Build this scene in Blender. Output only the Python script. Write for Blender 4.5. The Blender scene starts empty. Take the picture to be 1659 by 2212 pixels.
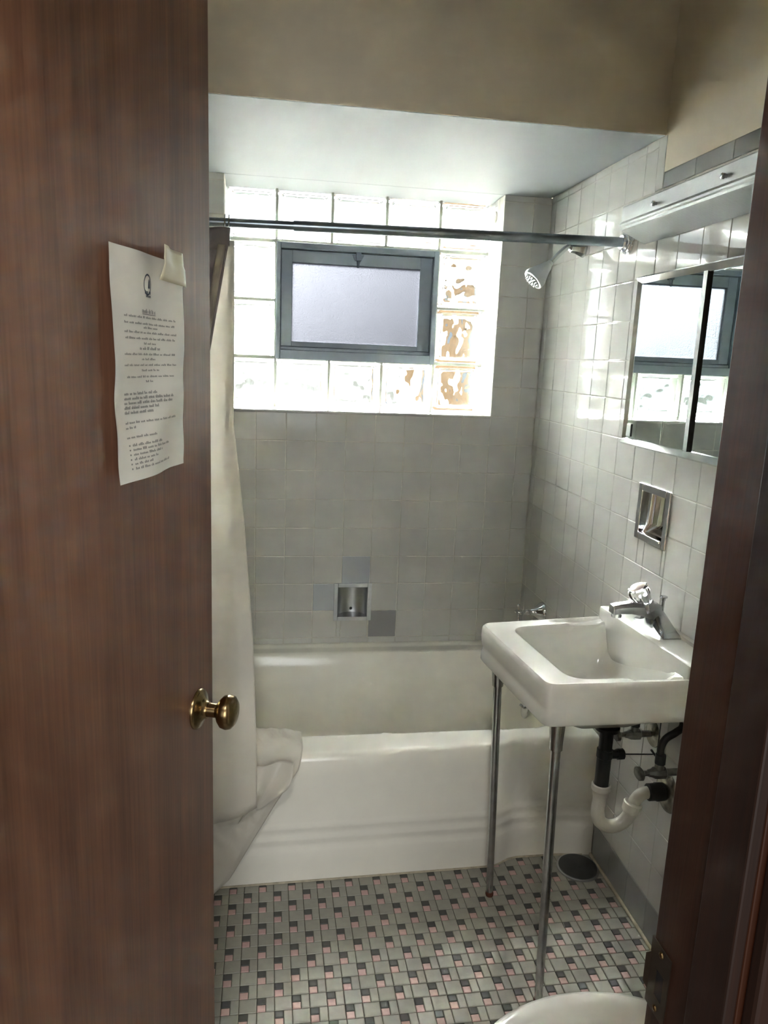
import bpy, bmesh, math, random
from mathutils import Vector, Matrix, noise
random.seed(7)
sc = bpy.context.scene
COL = sc.collection
# ------------------------------------------------------------------ camera
RX = (0.98805948, -0.14884573, 0.03979213)
RY = (0.00869257, -0.20400313, -0.97893164)
RZ = (0.15382752, 0.96758858, -0.20027338)
CAMLOC = (-1.005439, -2.745825, 1.486673)
cd = bpy.data.cameras.new('camera')
cam = bpy.data.objects.new('camera', cd)
COL.objects.link(cam)
cd.sensor_fit = 'HORIZONTAL'
cd.sensor_width = 36.0
cd.lens = 1610.04 / 1659.0 * 36.0
cd.clip_start = 0.02
cd.clip_end = 200
cam.matrix_world = Matrix(((RX[0], -RY[0], -RZ[0], CAMLOC[0]),
                           (RX[1], -RY[1], -RZ[1], CAMLOC[1]),
                           (RX[2], -RY[2], -RZ[2], CAMLOC[2]),
                           (0, 0, 0, 1)))
sc.camera = cam
# ------------------------------------------------------------------ sky, lights, exposure
SKY = 2.0
w = bpy.data.worlds.new('overcast_sky')
sc.world = w
w.use_nodes = True
nt = w.node_tree
nt.nodes.clear()
wo = nt.nodes.new('ShaderNodeOutputWorld')
bg = nt.nodes.new('ShaderNodeBackground')
tc = nt.nodes.new('ShaderNodeTexCoord')
sx = nt.nodes.new('ShaderNodeSeparateXYZ')
cr = nt.nodes.new('ShaderNodeValToRGB')
nt.links.new(tc.outputs['Generated'], sx.inputs[0])
ma = nt.nodes.new('ShaderNodeMath'); ma.operation = 'MULTIPLY_ADD'
ma.inputs[1].default_value = 0.5; ma.inputs[2].default_value = 0.5
nt.links.new(sx.outputs['Z'], ma.inputs[0])
nt.links.new(ma.outputs[0], cr.inputs[0])
cr.color_ramp.elements[0].position = 0.455
cr.color_ramp.elements[0].color = (0.04, 0.04, 0.038, 1)
cr.color_ramp.elements[1].position = 0.47
cr.color_ramp.elements[1].position = 0.50
cr.color_ramp.elements[1].color = (0.33, 0.35, 0.375, 1)
e = cr.color_ramp.elements.new(1.0); e.color = (0.90, 0.96, 1.0, 1)
bg.inputs['Strength'].default_value = SKY
nt.links.new(cr.outputs[0], bg.inputs[0])
nt.links.new(bg.outputs[0], wo.inputs[0])

sc.view_settings.view_transform = 'Standard'
sc.view_settings.look = 'None'
sc.view_settings.gamma = 1.0
sc.view_settings.use_curve_mapping = False
sc.view_settings.exposure = 3.25
cy = sc.cycles
cy.use_denoising = True
cy.max_bounces = 14
cy.diffuse_bounces = 8
cy.glossy_bounces = 6
cy.transmission_bounces = 12
cy.transparent_max_bounces = 12
cy.sample_clamp_indirect = 80.0
cy.caustics_refractive = True
cy.caustics_reflective = True
cy.blur_glossy = 0.5

P = 0.1095            # wall tile pitch (4 1/4 inch tile and joint)
def ZR(r): return (10.8 - r) * P
SOF = ZR(-8.2)        # underside of the soffit over the tub
SILL = ZR(-1)
WX0, WX1 = -(10.605) * P, -(1.605) * P
WD = 0.17             # depth of the window recess
SY = -0.797           # face of the soffit
XL, YF, CEIL = -1.52, -2.17, 2.62

# veiled sun through thin cloud, high outside the window
sl = bpy.data.lights.new('veiled_sun', 'SUN'); sl.energy = 38.0; sl.angle = math.radians(50); sl.color = (1.0, 0.98, 0.95)
so_ = bpy.data.objects.new('veiled_sun', sl); COL.objects.link(so_)
so_.rotation_euler = Vector((0.35, -0.72, -0.62)).to_track_quat('-Z', 'Y').to_euler()
# fill lights added in the unseen hall: a panel, then a lamp fitted below
lw = bpy.data.lights.new('hall_fill_light', 'AREA')  # added fill panel before the rear hall wall; no window is built there
lw.shape = 'RECTANGLE'; lw.size = 1.3; lw.size_y = 1.3; lw.energy = 4.0; lw.color = (0.96, 1.0, 1.0)
lwo = bpy.data.objects.new('hall_fill_light', lw)
lwo.location = (-1.0, -4.28, 1.5); lwo.rotation_euler = (math.radians(90), 0, 0)
COL.objects.link(lwo)
ld = bpy.data.lights.new('added_hall_lamp_light', 'AREA')  # added lamp, fills the room from the hall through the doorway
ld.shape = 'DISK'; ld.size = 0.30; ld.energy = 1.6; ld.color = (1.0, 0.97, 0.94)
lo = bpy.data.objects.new('added_hall_lamp_light', ld)
lo.location = (-1.1, -3.0, 2.535)
COL.objects.link(lo)

# ------------------------------------------------------------------ materials
def lin(c):
    return tuple(((v / 255) / 12.92 if v / 255 <= 0.04045 else ((v / 255 + 0.055) / 1.055) ** 2.4) for v in c) + (1,)

def mat(name, rgb, rough=0.5, metal=0.0, noise_amt=0.0, noise_scale=8.0, bump=0.0, bump_scale=60.0, rand=0.0,
        spec=0.5, coat=0.0, bump_dist=0.002, stretch=None):
    m = bpy.data.materials.new(name); m.use_nodes = True
    t = m.node_tree; b = t.nodes['Principled BSDF']
    col = lin(rgb) if max(rgb) > 1.001 else tuple(rgb) + (1,)
    b.inputs['Base Color'].default_value = col
    b.inputs['Roughness'].default_value = rough
    b.inputs['Metallic'].default_value = metal
    b.inputs['Specular IOR Level'].default_value = spec
    b.inputs['Coat Weight'].default_value = coat
    b.inputs['Coat Roughness'].default_value = 0.08
    src = None
    c = t.nodes.new('ShaderNodeTexCoord')
    mp = t.nodes.new('ShaderNodeMapping')
    if stretch: mp.inputs['Scale'].default_value = stretch
    t.links.new(c.outputs['Object'], mp.inputs[0])
    n = t.nodes.new('ShaderNodeTexNoise'); n.inputs['Scale'].default_value = noise_scale
    n.inputs['Detail'].default_value = 4
    t.links.new(mp.outputs[0], n.inputs['Vector'])
    mr = t.nodes.new('ShaderNodeMapRange')
    mr.inputs['From Min'].default_value = 0.3; mr.inputs['From Max'].default_value = 0.7
    mr.inputs['To Min'].default_value = 1 - noise_amt; mr.inputs['To Max'].default_value = 1 + noise_amt
    t.links.new(n.outputs['Fac'], mr.inputs[0])
    val = mr.outputs[0]
    if rand:
        oi = t.nodes.new('ShaderNodeObjectInfo')
        r2 = t.nodes.new('ShaderNodeMapRange')
        r2.inputs['To Min'].default_value = 1 - rand; r2.inputs['To Max'].default_value = 1 + rand
        t.links.new(oi.outputs['Random'], r2.inputs[0])
        mu = t.nodes.new('ShaderNodeMath'); mu.operation = 'MULTIPLY'
        t.links.new(val, mu.inputs[0]); t.links.new(r2.outputs[0], mu.inputs[1])
        val = mu.outputs[0]
    vm = t.nodes.new('ShaderNodeVectorMath'); vm.operation = 'SCALE'
    vm.inputs[0].default_value = col[:3]
    t.links.new(val, vm.inputs['Scale'])
    t.links.new(vm.outputs[0], b.inputs['Base Color'])
    if bump:
        n2 = t.nodes.new('ShaderNodeTexNoise'); n2.inputs['Scale'].default_value = bump_scale
        n2.inputs['Detail'].default_value = 3
        t.links.new(mp.outputs[0], n2.inputs['Vector'])
        bp = t.nodes.new('ShaderNodeBump'); bp.inputs['Strength'].default_value = bump
        bp.inputs['Distance'].default_value = bump_dist
        t.links.new(n2.outputs['Fac'], bp.inputs['Height'])
        t.links.new(bp.outputs[0], b.inputs['Normal'])
    return m

def wood(name, c1, c2, rough=0.35, scale=1.0, coat=0.15):
    m = bpy.data.materials.new(name); m.use_nodes = True
    t = m.node_tree; b = t.nodes['Principled BSDF']
    c = t.nodes.new('ShaderNodeTexCoord'); mp = t.nodes.new('ShaderNodeMapping')
    mp.inputs['Scale'].default_value = (14 * scale, 14 * scale, 0.9 * scale)
    t.links.new(c.outputs['Object'], mp.inputs[0])
    n = t.nodes.new('ShaderNodeTexNoise'); n.inputs['Scale'].default_value = 1.6
    n.inputs['Detail'].default_value = 6; n.inputs['Roughness'].default_value = 0.62; n.inputs['Distortion'].default_value = 0.5
    t.links.new(mp.outputs[0], n.inputs['Vector'])
    mp2 = t.nodes.new('ShaderNodeMapping'); mp2.inputs['Scale'].default_value = (150, 150, 4)
    t.links.new(c.outputs['Object'], mp2.inputs[0])
    n2 = t.nodes.new('ShaderNodeTexNoise'); n2.inputs['Scale'].default_value = 1.5; n2.inputs['Detail'].default_value = 3
    t.links.new(mp2.outputs[0], n2.inputs['Vector'])
    mx = t.nodes.new('ShaderNodeMix'); mx.data_type = 'FLOAT'; mx.inputs[0].default_value = 0.35
    t.links.new(n.outputs['Fac'], mx.inputs[2]); t.links.new(n2.outputs['Fac'], mx.inputs[3])
    r = t.nodes.new('ShaderNodeValToRGB')
    r.color_ramp.elements[0].position = 0.36; r.color_ramp.elements[0].color = lin(c1)
    r.color_ramp.elements[1].position = 0.60; r.color_ramp.elements[1].color = lin(c2)
    t.links.new(mx.outputs[0], r.inputs[0]); t.links.new(r.outputs[0], b.inputs['Base Color'])
    b.inputs['Roughness'].default_value = rough
    b.inputs['Coat Weight'].default_value = coat; b.inputs['Coat Roughness'].default_value = 0.25
    bp = t.nodes.new('ShaderNodeBump'); bp.inputs['Strength'].default_value = 0.25; bp.inputs['Distance'].default_value = 0.0006
    t.links.new(n2.outputs['Fac'], bp.inputs['Height']); t.links.new(bp.outputs[0], b.inputs['Normal'])
    return m

def glass(name, rgb, rough=0.0, ior=1.5, bump=0.0, bscale=30):
    m = bpy.data.materials.new(name); m.use_nodes = True
    t = m.node_tree; t.nodes.clear()
    o = t.nodes.new('ShaderNodeOutputMaterial'); g = t.nodes.new('ShaderNodeBsdfGlass')
    g.inputs['Color'].default_value = tuple(rgb) + (1,); g.inputs['Roughness'].default_value = rough
    g.inputs['IOR'].default_value = ior
    if bump:
        c = t.nodes.new('ShaderNodeTexCoord'); n = t.nodes.new('ShaderNodeTexNoise')
        n.inputs['Scale'].default_value = bscale; t.links.new(c.outputs['Object'], n.inputs['Vector'])
        bp = t.nodes.new('ShaderNodeBump'); bp.inputs['Strength'].default_value = bump; bp.inputs['Distance'].default_value = 0.002
        t.links.new(n.outputs['Fac'], bp.inputs['Height']); t.links.new(bp.outputs[0], g.inputs['Normal'])
    t.links.new(g.outputs[0], o.inputs['Surface'])
    return m

def cloth(name, rgb, trans=0.35, rough=0.5):
    m = bpy.data.materials.new(name); m.use_nodes = True
    t = m.node_tree; b = t.nodes['Principled BSDF']; o = t.nodes['Material Output']
    b.inputs['Base Color'].default_value = lin(rgb); b.inputs['Roughness'].default_value = rough
    tr = t.nodes.new('ShaderNodeBsdfTranslucent'); tr.inputs['Color'].default_value = lin(rgb)
    mx = t.nodes.new('ShaderNodeMixShader'); mx.inputs[0].default_value = trans
    t.links.new(b.outputs[0], mx.inputs[1]); t.links.new(tr.outputs[0], mx.inputs[2])
    t.links.new(mx.outputs[0], o.inputs['Surface'])
    n = t.nodes.new('ShaderNodeTexNoise'); n.inputs['Scale'].default_value = 14; n.inputs['Detail'].default_value = 3
    c = t.nodes.new('ShaderNodeTexCoord'); t.links.new(c.outputs['Object'], n.inputs['Vector'])
    bp = t.nodes.new('ShaderNodeBump'); bp.inputs['Strength'].default_value = 0.25; bp.inputs['Distance'].default_value = 0.004
    t.links.new(n.outputs['Fac'], bp.inputs['Height']); t.links.new(bp.outputs[0], b.inputs['Normal'])
    return m

M = {}
M['tile'] = mat('glazed_wall_tile', (190, 190, 186), 0.05, spec=0.12, rand=0.018, noise_amt=0.015, bump=0.10, bump_scale=9, bump_dist=0.003)
M['tile_blue'] = mat('bluish_replacement_tile', (176, 180, 187), 0.12, noise_amt=0.02)
M['tile_dark'] = mat('grey_replacement_tile', (146, 146, 148), 0.15, noise_amt=0.02)
M['tile_trim'] = mat('grey_trim_tile', (146, 147, 146), 0.12, rand=0.02, noise_amt=0.03)
M['grout'] = mat('wall_grout', (196, 193, 182), 0.85, noise_amt=0.22, noise_scale=24)
M['grout_right'] = mat('wall_grout_right', (186, 184, 176), 0.85, noise_amt=0.15, noise_scale=24)
M['plaster'] = mat('cream_wall_paint', (198, 188, 168), 0.75, noise_amt=0.02, bump=0.15, bump_scale=180, bump_dist=0.0006)
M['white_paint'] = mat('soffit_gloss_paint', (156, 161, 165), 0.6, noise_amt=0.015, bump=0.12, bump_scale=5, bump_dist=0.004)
M['hall'] = mat('hall_wall_paint', (150, 136, 112), 0.8)
M['hallfloor'] = mat('hall_floor_vinyl', (96, 84, 70), 0.6, noise_amt=0.1)
M['door'] = wood('door_veneer', (84, 56, 42), (116, 80, 60), rough=0.38)
M['casing'] = wood('shade_dark_casing', (22, 8, 3), (40, 17, 7), rough=0.6, coat=0.0)  # same wood as the jamb, shade on stop and casing darkened into the colour
M['jamb'] = wood('dark_stained_jamb', (34, 14, 6), (58, 28, 12), rough=0.45, coat=0.05)
M['f_big'] = mat('floor_tile_grey', (152, 151, 141), 0.5, rand=0.06, noise_amt=0.06, noise_scale=40)
M['f_dark'] = mat('floor_tile_charcoal', (74, 75, 72), 0.55, rand=0.08, noise_amt=0.06, noise_scale=40)
M['f_pink'] = mat('floor_tile_pink', (190, 159, 155), 0.55, rand=0.05, noise_amt=0.05, noise_scale=40)
M['f_grout'] = mat('floor_grout', (70, 66, 54), 0.9, noise_amt=0.25, noise_scale=30)
M['tub'] = mat('tub_enamel', (232, 230, 220), 0.16, noise_amt=0.012, bump=0.05, bump_scale=3, bump_dist=0.004)
M['china'] = mat('sink_china', (208, 208, 202), 0.12, noise_amt=0.01)
M['chrome'] = mat('chrome', (0.72, 0.73, 0.74), 0.09, 1.0, noise_amt=0.03)
M['rodmetal'] = mat('blue_grey_chrome_rod', (0.27, 0.31, 0.35), 0.28, 0.95, noise_amt=0.1)
M['chrome_worn'] = mat('worn_chrome', (0.52, 0.53, 0.53), 0.22, 1.0, noise_amt=0.18, noise_scale=30)
M['faucetmetal'] = mat('faucet_chrome', (0.44, 0.45, 0.46), 0.16, 1.0, noise_amt=0.08)
M['spray'] = mat('spray_face_chrome', (0.30, 0.31, 0.32), 0.25, 0.9, noise_amt=0.3, noise_scale=90)
M['steel'] = mat('satin_steel', (0.50, 0.51, 0.52), 0.36, 1.0, noise_amt=0.06, noise_scale=20)
M['dullsteel'] = mat('dull_zinc_frame', (0.52, 0.54, 0.56), 0.45, 0.6, noise_amt=0.08, noise_scale=40)
M['lampmetal'] = mat('hammered_aluminium', (0.34, 0.35, 0.35), 0.55, 0.6, noise_amt=0.05, bump=0.5, bump_scale=130, bump_dist=0.0012)
M['brass'] = mat('aged_brass', (0.25, 0.175, 0.085), 0.24, 1.0, noise_amt=0.25, noise_scale=25)
M['bronze'] = mat('dark_plate_metal', (0.12, 0.10, 0.08), 0.35, 0.9, noise_amt=0.2)
M['mirror'] = mat('mirror_silver', (0.64, 0.71, 0.69), 0.0, 1.0)
M['black'] = mat('black_plastic', (0.012, 0.014, 0.017), 0.4)
M['darkpipe'] = mat('dark_plastic_pipe', (24, 28, 29), 0.45, noise_amt=0.1)
M['rubber'] = mat('black_rubber', (13, 13, 13), 0.6)
M['pvc'] = mat('white_pvc', (205, 203, 193), 0.28, noise_amt=0.03)
M['oldmetal'] = mat('tarnished_valve_metal', (0.17, 0.17, 0.155), 0.35, 0.85, noise_amt=0.3, noise_scale=50)
M['esc'] = mat('worn_chrome_flange', (0.42, 0.41, 0.36), 0.25, 0.95, noise_amt=0.35, noise_scale=45)
M['winframe'] = mat('grey_blue_frame_paint', (132, 142, 154), 0.5, noise_amt=0.03, noise_scale=40)
M['mortar'] = mat('block_mortar', (168, 168, 160), 0.9, noise_amt=0.1)
M['block'] = glass('glass_block_glass', (0.985, 1.0, 0.99), 0.0, 1.5)
M['frost'] = glass('frosted_pane_glass', (0.150, 0.155, 0.166), 0.62, 1.45, bump=0.5, bscale=220)
M['crystal'] = glass('clear_acrylic', (0.98, 0.98, 0.98), 0.03, 1.49)
M['curt'] = cloth('grey_curtain_fabric', (150, 140, 138), 0.22, 0.8)
M['hem'] = cloth('beige_ribbed_band', (196, 186, 170), 0.25, 0.8)
M['liner'] = cloth('white_vinyl_liner', (240, 237, 229), 0.48, 0.4)
M['paper'] = cloth('white_paper', (214, 212, 204), 0.08, 0.7)
M['ink'] = mat('grey_print', (122, 122, 119), 0.8)
M['ink2'] = mat('blue_grey_print', (60, 68, 84), 0.8)
M['tape'] = cloth('yellowed_tape', (222, 214, 186), 0.25, 0.35)
M['drain'] = mat('grey_drain_cover', (66, 68, 66), 0.45, 0.3, noise_amt=0.15, noise_scale=40)
M['brick'] = mat('tan_outside_wall', (92, 70, 46), 0.9, noise_amt=0.25, noise_scale=1.2)
M['darkwin'] = mat('outside_window_glass', (60, 66, 74), 0.1)
M['caulk'] = mat('old_caulk', (176, 168, 148), 0.8, noise_amt=0.2, noise_scale=50)
M['stain'] = mat('rust_stained_foot', (92, 52, 36), 0.7, noise_amt=0.3, noise_scale=80)
M['index'] = mat('pearl_cap', (216, 200, 194), 0.25)
lampm = bpy.data.materials.new('fill_lamp_glow'); lampm.use_nodes = True  # glowing cover of the added hall lamp
lb = lampm.node_tree.nodes['Principled BSDF']
lb.inputs['Emission Color'].default_value = (1, 0.93, 0.84, 1); lb.inputs['Emission Strength'].default_value = 2.0
M['fill_lampglass'] = lampm

# ------------------------------------------------------------------ mesh helpers
def world_of(o):
    v = Vector((0, 0, 0))
    while o is not None:
        v = v + o.location; o = o.parent
    return v

class MB:
    def __init__(s): s.v = []; s.f = []
    def add(s, vs, fs):
        n = len(s.v); s.v += [tuple(p) for p in vs]; s.f += [tuple(i + n for i in f) for f in fs]; return s
    def box(s, x0, x1, y0, y1, z0, z1):
        return s.add([(x0,y0,z0),(x1,y0,z0),(x1,y1,z0),(x0,y1,z0),(x0,y0,z1),(x1,y0,z1),(x1,y1,z1),(x0,y1,z1)],
                     [(0,3,2,1),(4,5,6,7),(0,1,5,4),(1,2,6,5),(2,3,7,6),(3,0,4,7)])
    def obox(s, c, u, v, n, hu, hv, hn):
        c, u, v, n = Vector(c), Vector(u).normalized(), Vector(v).normalized(), Vector(n).normalized()
        P8 = []
        for k in (-1, 1):
            for a, b in ((-1,-1),(1,-1),(1,1),(-1,1)): P8.append(c + u*a*hu + v*b*hv + n*k*hn)
        return s.add(P8, [(0,3,2,1),(4,5,6,7),(0,1,5,4),(1,2,6,5),(2,3,7,6),(3,0,4,7)])
    def prism(s, poly, d):
        n = len(poly); d = Vector(d)
        vs = [Vector(p) for p in poly] + [Vector(p) + d for p in poly]
        return s.add(vs, [tuple(range(n))[::-1], tuple(range(n, 2*n))] + [(i, (i+1) % n, (i+1) % n + n, i+n) for i in range(n)])
    def rings(s, rings, close=True, cap0=True, cap1=True):
        n = len(rings[0]); base = len(s.v); vs = [p for r in rings for p in r]; fs = []
        for k in range(len(rings)-1):
            for i in range(n if close else n-1):
                j = (i+1) % n
                fs.append((k*n+i, k*n+j, (k+1)*n+j, (k+1)*n+i))
        if cap0: fs.append(tuple(range(n))[::-1])
        if cap1: fs.append(tuple((len(rings)-1)*n+i for i in range(n)))
        return s.add(vs, fs)
    def lathe(s, o, ax, prof, n=24, cap0=True, cap1=True, sq=None):
        o = Vector(o); ax = Vector(ax).normalized()
        t = Vector((0,0,1)) if abs(ax.z) < 0.9 else Vector((1,0,0))
        a = ax.cross(t).normalized(); b = ax.cross(a).normalized()
        R = []
        for (h, r) in prof:
            ring = []
            for i in range(n):
                th = 2*math.pi*i/n
                rr = r if sq is None else r*sq(th)
                ring.append(o + ax*h + a*math.cos(th)*rr + b*math.sin(th)*rr)
            R.append(ring)
        return s.rings(R, True, cap0, cap1)
    def tube(s, pts, rad, n=12, smooth=0):
        pts = [Vector(p) for p in pts]
        rad = rad if isinstance(rad, (list, tuple)) else [rad]*len(pts)
        if smooth:
            q, rr = [], []
            for i in range(len(pts)-1):
                p0 = pts[max(i-1,0)]; p1 = pts[i]; p2 = pts[i+1]; p3 = pts[min(i+2,len(pts)-1)]
                for k in range(smooth):
                    t = k/smooth
                    q.append(0.5*((2*p1)+(-p0+p2)*t+(2*p0-5*p1+4*p2-p3)*t*t+(-p0+3*p1-3*p2+p3)*t**3))
                    rr.append(rad[i]*(1-t)+rad[i+1]*t)
            q.append(pts[-1]); rr.append(rad[-1]); pts, rad = q, rr
        R = []; prev = None
        for i, p in enumerate(pts):
            d = (pts[min(i+1,len(pts)-1)] - pts[max(i-1,0)]).normalized()
            if prev is None:
                t = Vector((0,0,1)) if abs(d.z) < 0.9 else Vector((1,0,0))
                a = d.cross(t).normalized()
            else:
                a = (prev - d*prev.dot(d)).normalized()
            prev = a; b = d.cross(a)
            R.append([p + a*math.cos(2*math.pi*k/n)*rad[i] + b*math.sin(2*math.pi*k/n)*rad[i] for k in range(n)])
        return s.rings(R)
    def grid(s, nu, nv, fn):
        vs = [fn(i/nu, j/nv) for j in range(nv+1) for i in range(nu+1)]
        fs = [(j*(nu+1)+i, j*(nu+1)+i+1, (j+1)*(nu+1)+i+1, (j+1)*(nu+1)+i) for j in range(nv) for i in range(nu)]
        return s.add(vs, fs)
    def build(s, name, m, parent=None, base=None, smooth=None, bevel=0, solid=0, fix=True, seg=2):
        if parent is not None: base = world_of(parent)
        base = Vector(base) if base is not None else Vector((0, 0, 0))
        me = bpy.data.meshes.new(name)
        me.from_pydata([tuple(Vector(p) - base) for p in s.v], [], s.f)
        me.update()
        if fix:
            bm = bmesh.new(); bm.from_mesh(me); bmesh.ops.recalc_face_normals(bm, faces=bm.faces); bm.to_mesh(me); bm.free()
        for mm in (m if isinstance(m, (list, tuple)) else [m]): me.materials.append(mm)
        o = bpy.data.objects.new(name, me); COL.objects.link(o)
        if parent is not None: o.parent = parent
        else: o.location = base
        if smooth:
            me.shade_smooth(); me.set_sharp_from_angle(angle=math.radians(smooth))
        if bevel:
            b = o.modifiers.new('bevel', 'BEVEL'); b.width = bevel; b.segments = seg; b.limit_method = 'ANGLE'
            b.angle_limit = math.radians(40)
        if solid:
            b = o.modifiers.new('solid', 'SOLIDIFY'); b.thickness = solid; b.offset = 0
        return o

def tag(o, label=None, cat=None, group=None, kind=None):
    if label: o['label'] = label
    if cat: o['category'] = cat
    if group: o['group'] = group
    if kind: o['kind'] = kind
    return o
def thing(name, loc, label, cat, group=None):
    o = bpy.data.objects.new(name, None); COL.objects.link(o); o.location = loc
    o.empty_display_size = 0.05
    return tag(o, label, cat, group)
def struct(name, loc=(0,0,0)):
    o = bpy.data.objects.new(name, None); COL.objects.link(o); o.location = loc
    return tag(o, kind='structure')

# ------------------------------------------------------------------ tiles
_tm = {}
def tile_mesh(name, wd, ht, m, th=0.007, bv=0.0016):
    key = (name, round(wd, 4), round(ht, 4), m.name)
    if key in _tm: return _tm[key]
    a, b = wd/2, ht/2
    vs = []
    for (ia, z) in ((0, -th), (0, -bv*0.9), (bv*0.45, -bv*0.25), (bv*1.3, 0)):
        vs += [(-a+ia, -b+ia, z), (a-ia, -b+ia, z), (a-ia, b-ia, z), (-a+ia, b-ia, z)]
    fs = [(12,13,14,15)]
    for k in range(3):
        for i in range(4):
            j = (i+1) % 4
            fs.append((4*k+i, 4*k+j, 4*k+4+j, 4*k+4+i))
    me = bpy.data.meshes.new(name); me.from_pydata(vs, [], fs); me.update()
    me.materials.append(m); _tm[key] = me
    return me
def place_tile(name, parent, c, U, V, N, wd, ht, m, tilt=0.0022, gap=0.0017, proud=0.0):
    if wd < 0.006 or ht < 0.006: return None
    me = tile_mesh(name, wd-gap, ht-gap, m)
    o = bpy.data.objects.new(name, me); COL.objects.link(o); o.parent = parent
    U, V, N = Vector(U), Vector(V), Vector(N)
    R = Matrix((U, V, N)).transposed()
    R = R @ Matrix.Rotation(random.uniform(-tilt, tilt), 3, 'X') @ Matrix.Rotation(random.uniform(-tilt, tilt), 3, 'Y') \
        @ Matrix.Rotation(random.uniform(-tilt, tilt)*0.8, 3, 'Z')
    o.matrix_basis = Matrix.Translation(Vector(c) + N*(proud + random.uniform(-0.0002, 0.0002)) - world_of(parent)) @ R.to_4x4()
    return o
def cut(r, holes):
    out = [r]
    for (a, b, c, d) in holes:
        nx = []
        for (u0, u1, v0, v1) in out:
            if b <= u0 or a >= u1 or d <= v0 or c >= v1: nx.append((u0, u1, v0, v1)); continue
            if a > u0: nx.append((u0, a, v0, v1))
            if b < u1: nx.append((b, u1, v0, v1))
            m0, m1 = max(a, u0), min(b, u1)
            if c > v0: nx.append((m0, m1, v0, c))
            if d < v1: nx.append((m0, m1, d, v1))
        out = nx
    return out
def board(name, rects, U0, m, holes, tfun):
    """boxes for every rect minus holes; tfun(u0,u1,v0,v1)->box args"""
    mb = MB()
    for r in rects:
        for q in cut(r, holes): mb.box(*tfun(*q))
    return mb

# soap dish recess and the wall niche (holes in the walls)
SD = (-0.752, -0.605, 0.486, 0.637)      # soap dish: x0,x1,z0,z1
SDi = (SD[0]+0.013, SD[1]-0.013, SD[2]+0.013, SD[3]-0.013)
NI = (-1.031, -0.868, 1.035, 1.188)      # niche: y0,y1,z0,z1
NIi = (NI[0]+0.017, NI[1]-0.017, NI[2]+0.017, NI[3]-0.017)
GR = 0.0016
# ---- back wall
win_hole = (WX0, WX1, SILL, SOF + 0.002)
mb = MB()
for q in cut((XL - 0.1, 0.1, 0.0, SOF), [win_hole, SDi]):
    mb.box(q[0], q[1], GR, 0.09, q[2], q[3])
# masonry around the window recess
mb.box(XL-0.1, WX0-GR, 0.09, WD+0.12, 0.0, SOF); mb.box(WX1+GR, 0.1, 0.09, WD+0.12, 0.0, SOF)
mb.box(WX0-GR, WX1+GR, 0.09, WD+0.12, 0.0, SILL-GR)
mb.box(XL-0.1, 0.1, 0.0, WD+0.12, SOF+0.05, CEIL+0.1)
wall_back = tag(mb.build('wall_back', M['grout'], base=(0,0,0)), kind='structure')
xj = [XL] + [-(9.605-c)*P for c in range(-4, 10)] + [0.0]
zj = [0.385] + [ZR(r) for r in range(7, -9, -1)] + [SOF]
for i in range(len(xj)-1):
    for j in range(len(zj)-1):
        r = (xj[i], xj[i+1], zj[j], zj[j+1])
        for q in cut(r, [win_hole, SDi]):
            cx, cz = (q[0]+q[1])/2, (q[2]+q[3])/2
            col, row = round((cx/P)+9.605-0.5), round(10.8-cz/P-0.5)
            m, lab = M['tile'], None
            if (col, row) == (3, 4): m, lab = M['tile_blue'], 'bluish grey replacement tile above the soap dish'
            if (col, row) == (2, 5) and q[0] < SD[0]-0.02: m, lab = M['tile_blue'], 'bluish grey replacement tile beside the soap dish'
            if (col, row) == (4, 6): m, lab = M['tile_dark'], 'darker grey replacement tile below the soap dish'
            o = place_tile('wall_tile', wall_back, (cx, 0, cz), (1,0,0), (0,0,1), (0,-1,0), q[1]-q[0], q[3]-q[2], m)
            if o is not None and lab: o['label'] = lab
# reveals and sill of the window recess
for (x, n, u) in ((WX1, (-1,0,0), (0,-1,0)), (WX0, (1,0,0), (0,1,0))):
    for (y0, y1) in ((0.0, 0.118), (0.118, WD)):
        for j in range(len(zj)-1):
            if zj[j] < SILL - 0.001: continue
            place_tile('wall_tile', wall_back, (x, (y0+y1)/2, (zj[j]+zj[j+1])/2), u, (0,0,1), n, y1-y0, zj[j+1]-zj[j], M['tile'])
xs = [WX0 + k*P for k in range(10)]
for i in range(9):
    for (y0, y1) in ((0.0, 0.118), (0.118, WD)):
        place_tile('wall_tile', wall_back, ((xs[i]+xs[i+1])/2, (y0+y1)/2, SILL), (1,0,0), (0,1,0), (0,0,1), P, y1-y0, M['tile'])
# round nosing along the front of the sill
for i in range(9):
    b = MB(); b.tube([(xs[i]+0.0008, 0.0015, SILL-0.0035), (xs[i+1]-0.0008, 0.0015, SILL-0.0035)], 0.0052, 10)
    b.build('sill_nosing_tile', M['tile'], wall_back, smooth=40)

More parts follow.
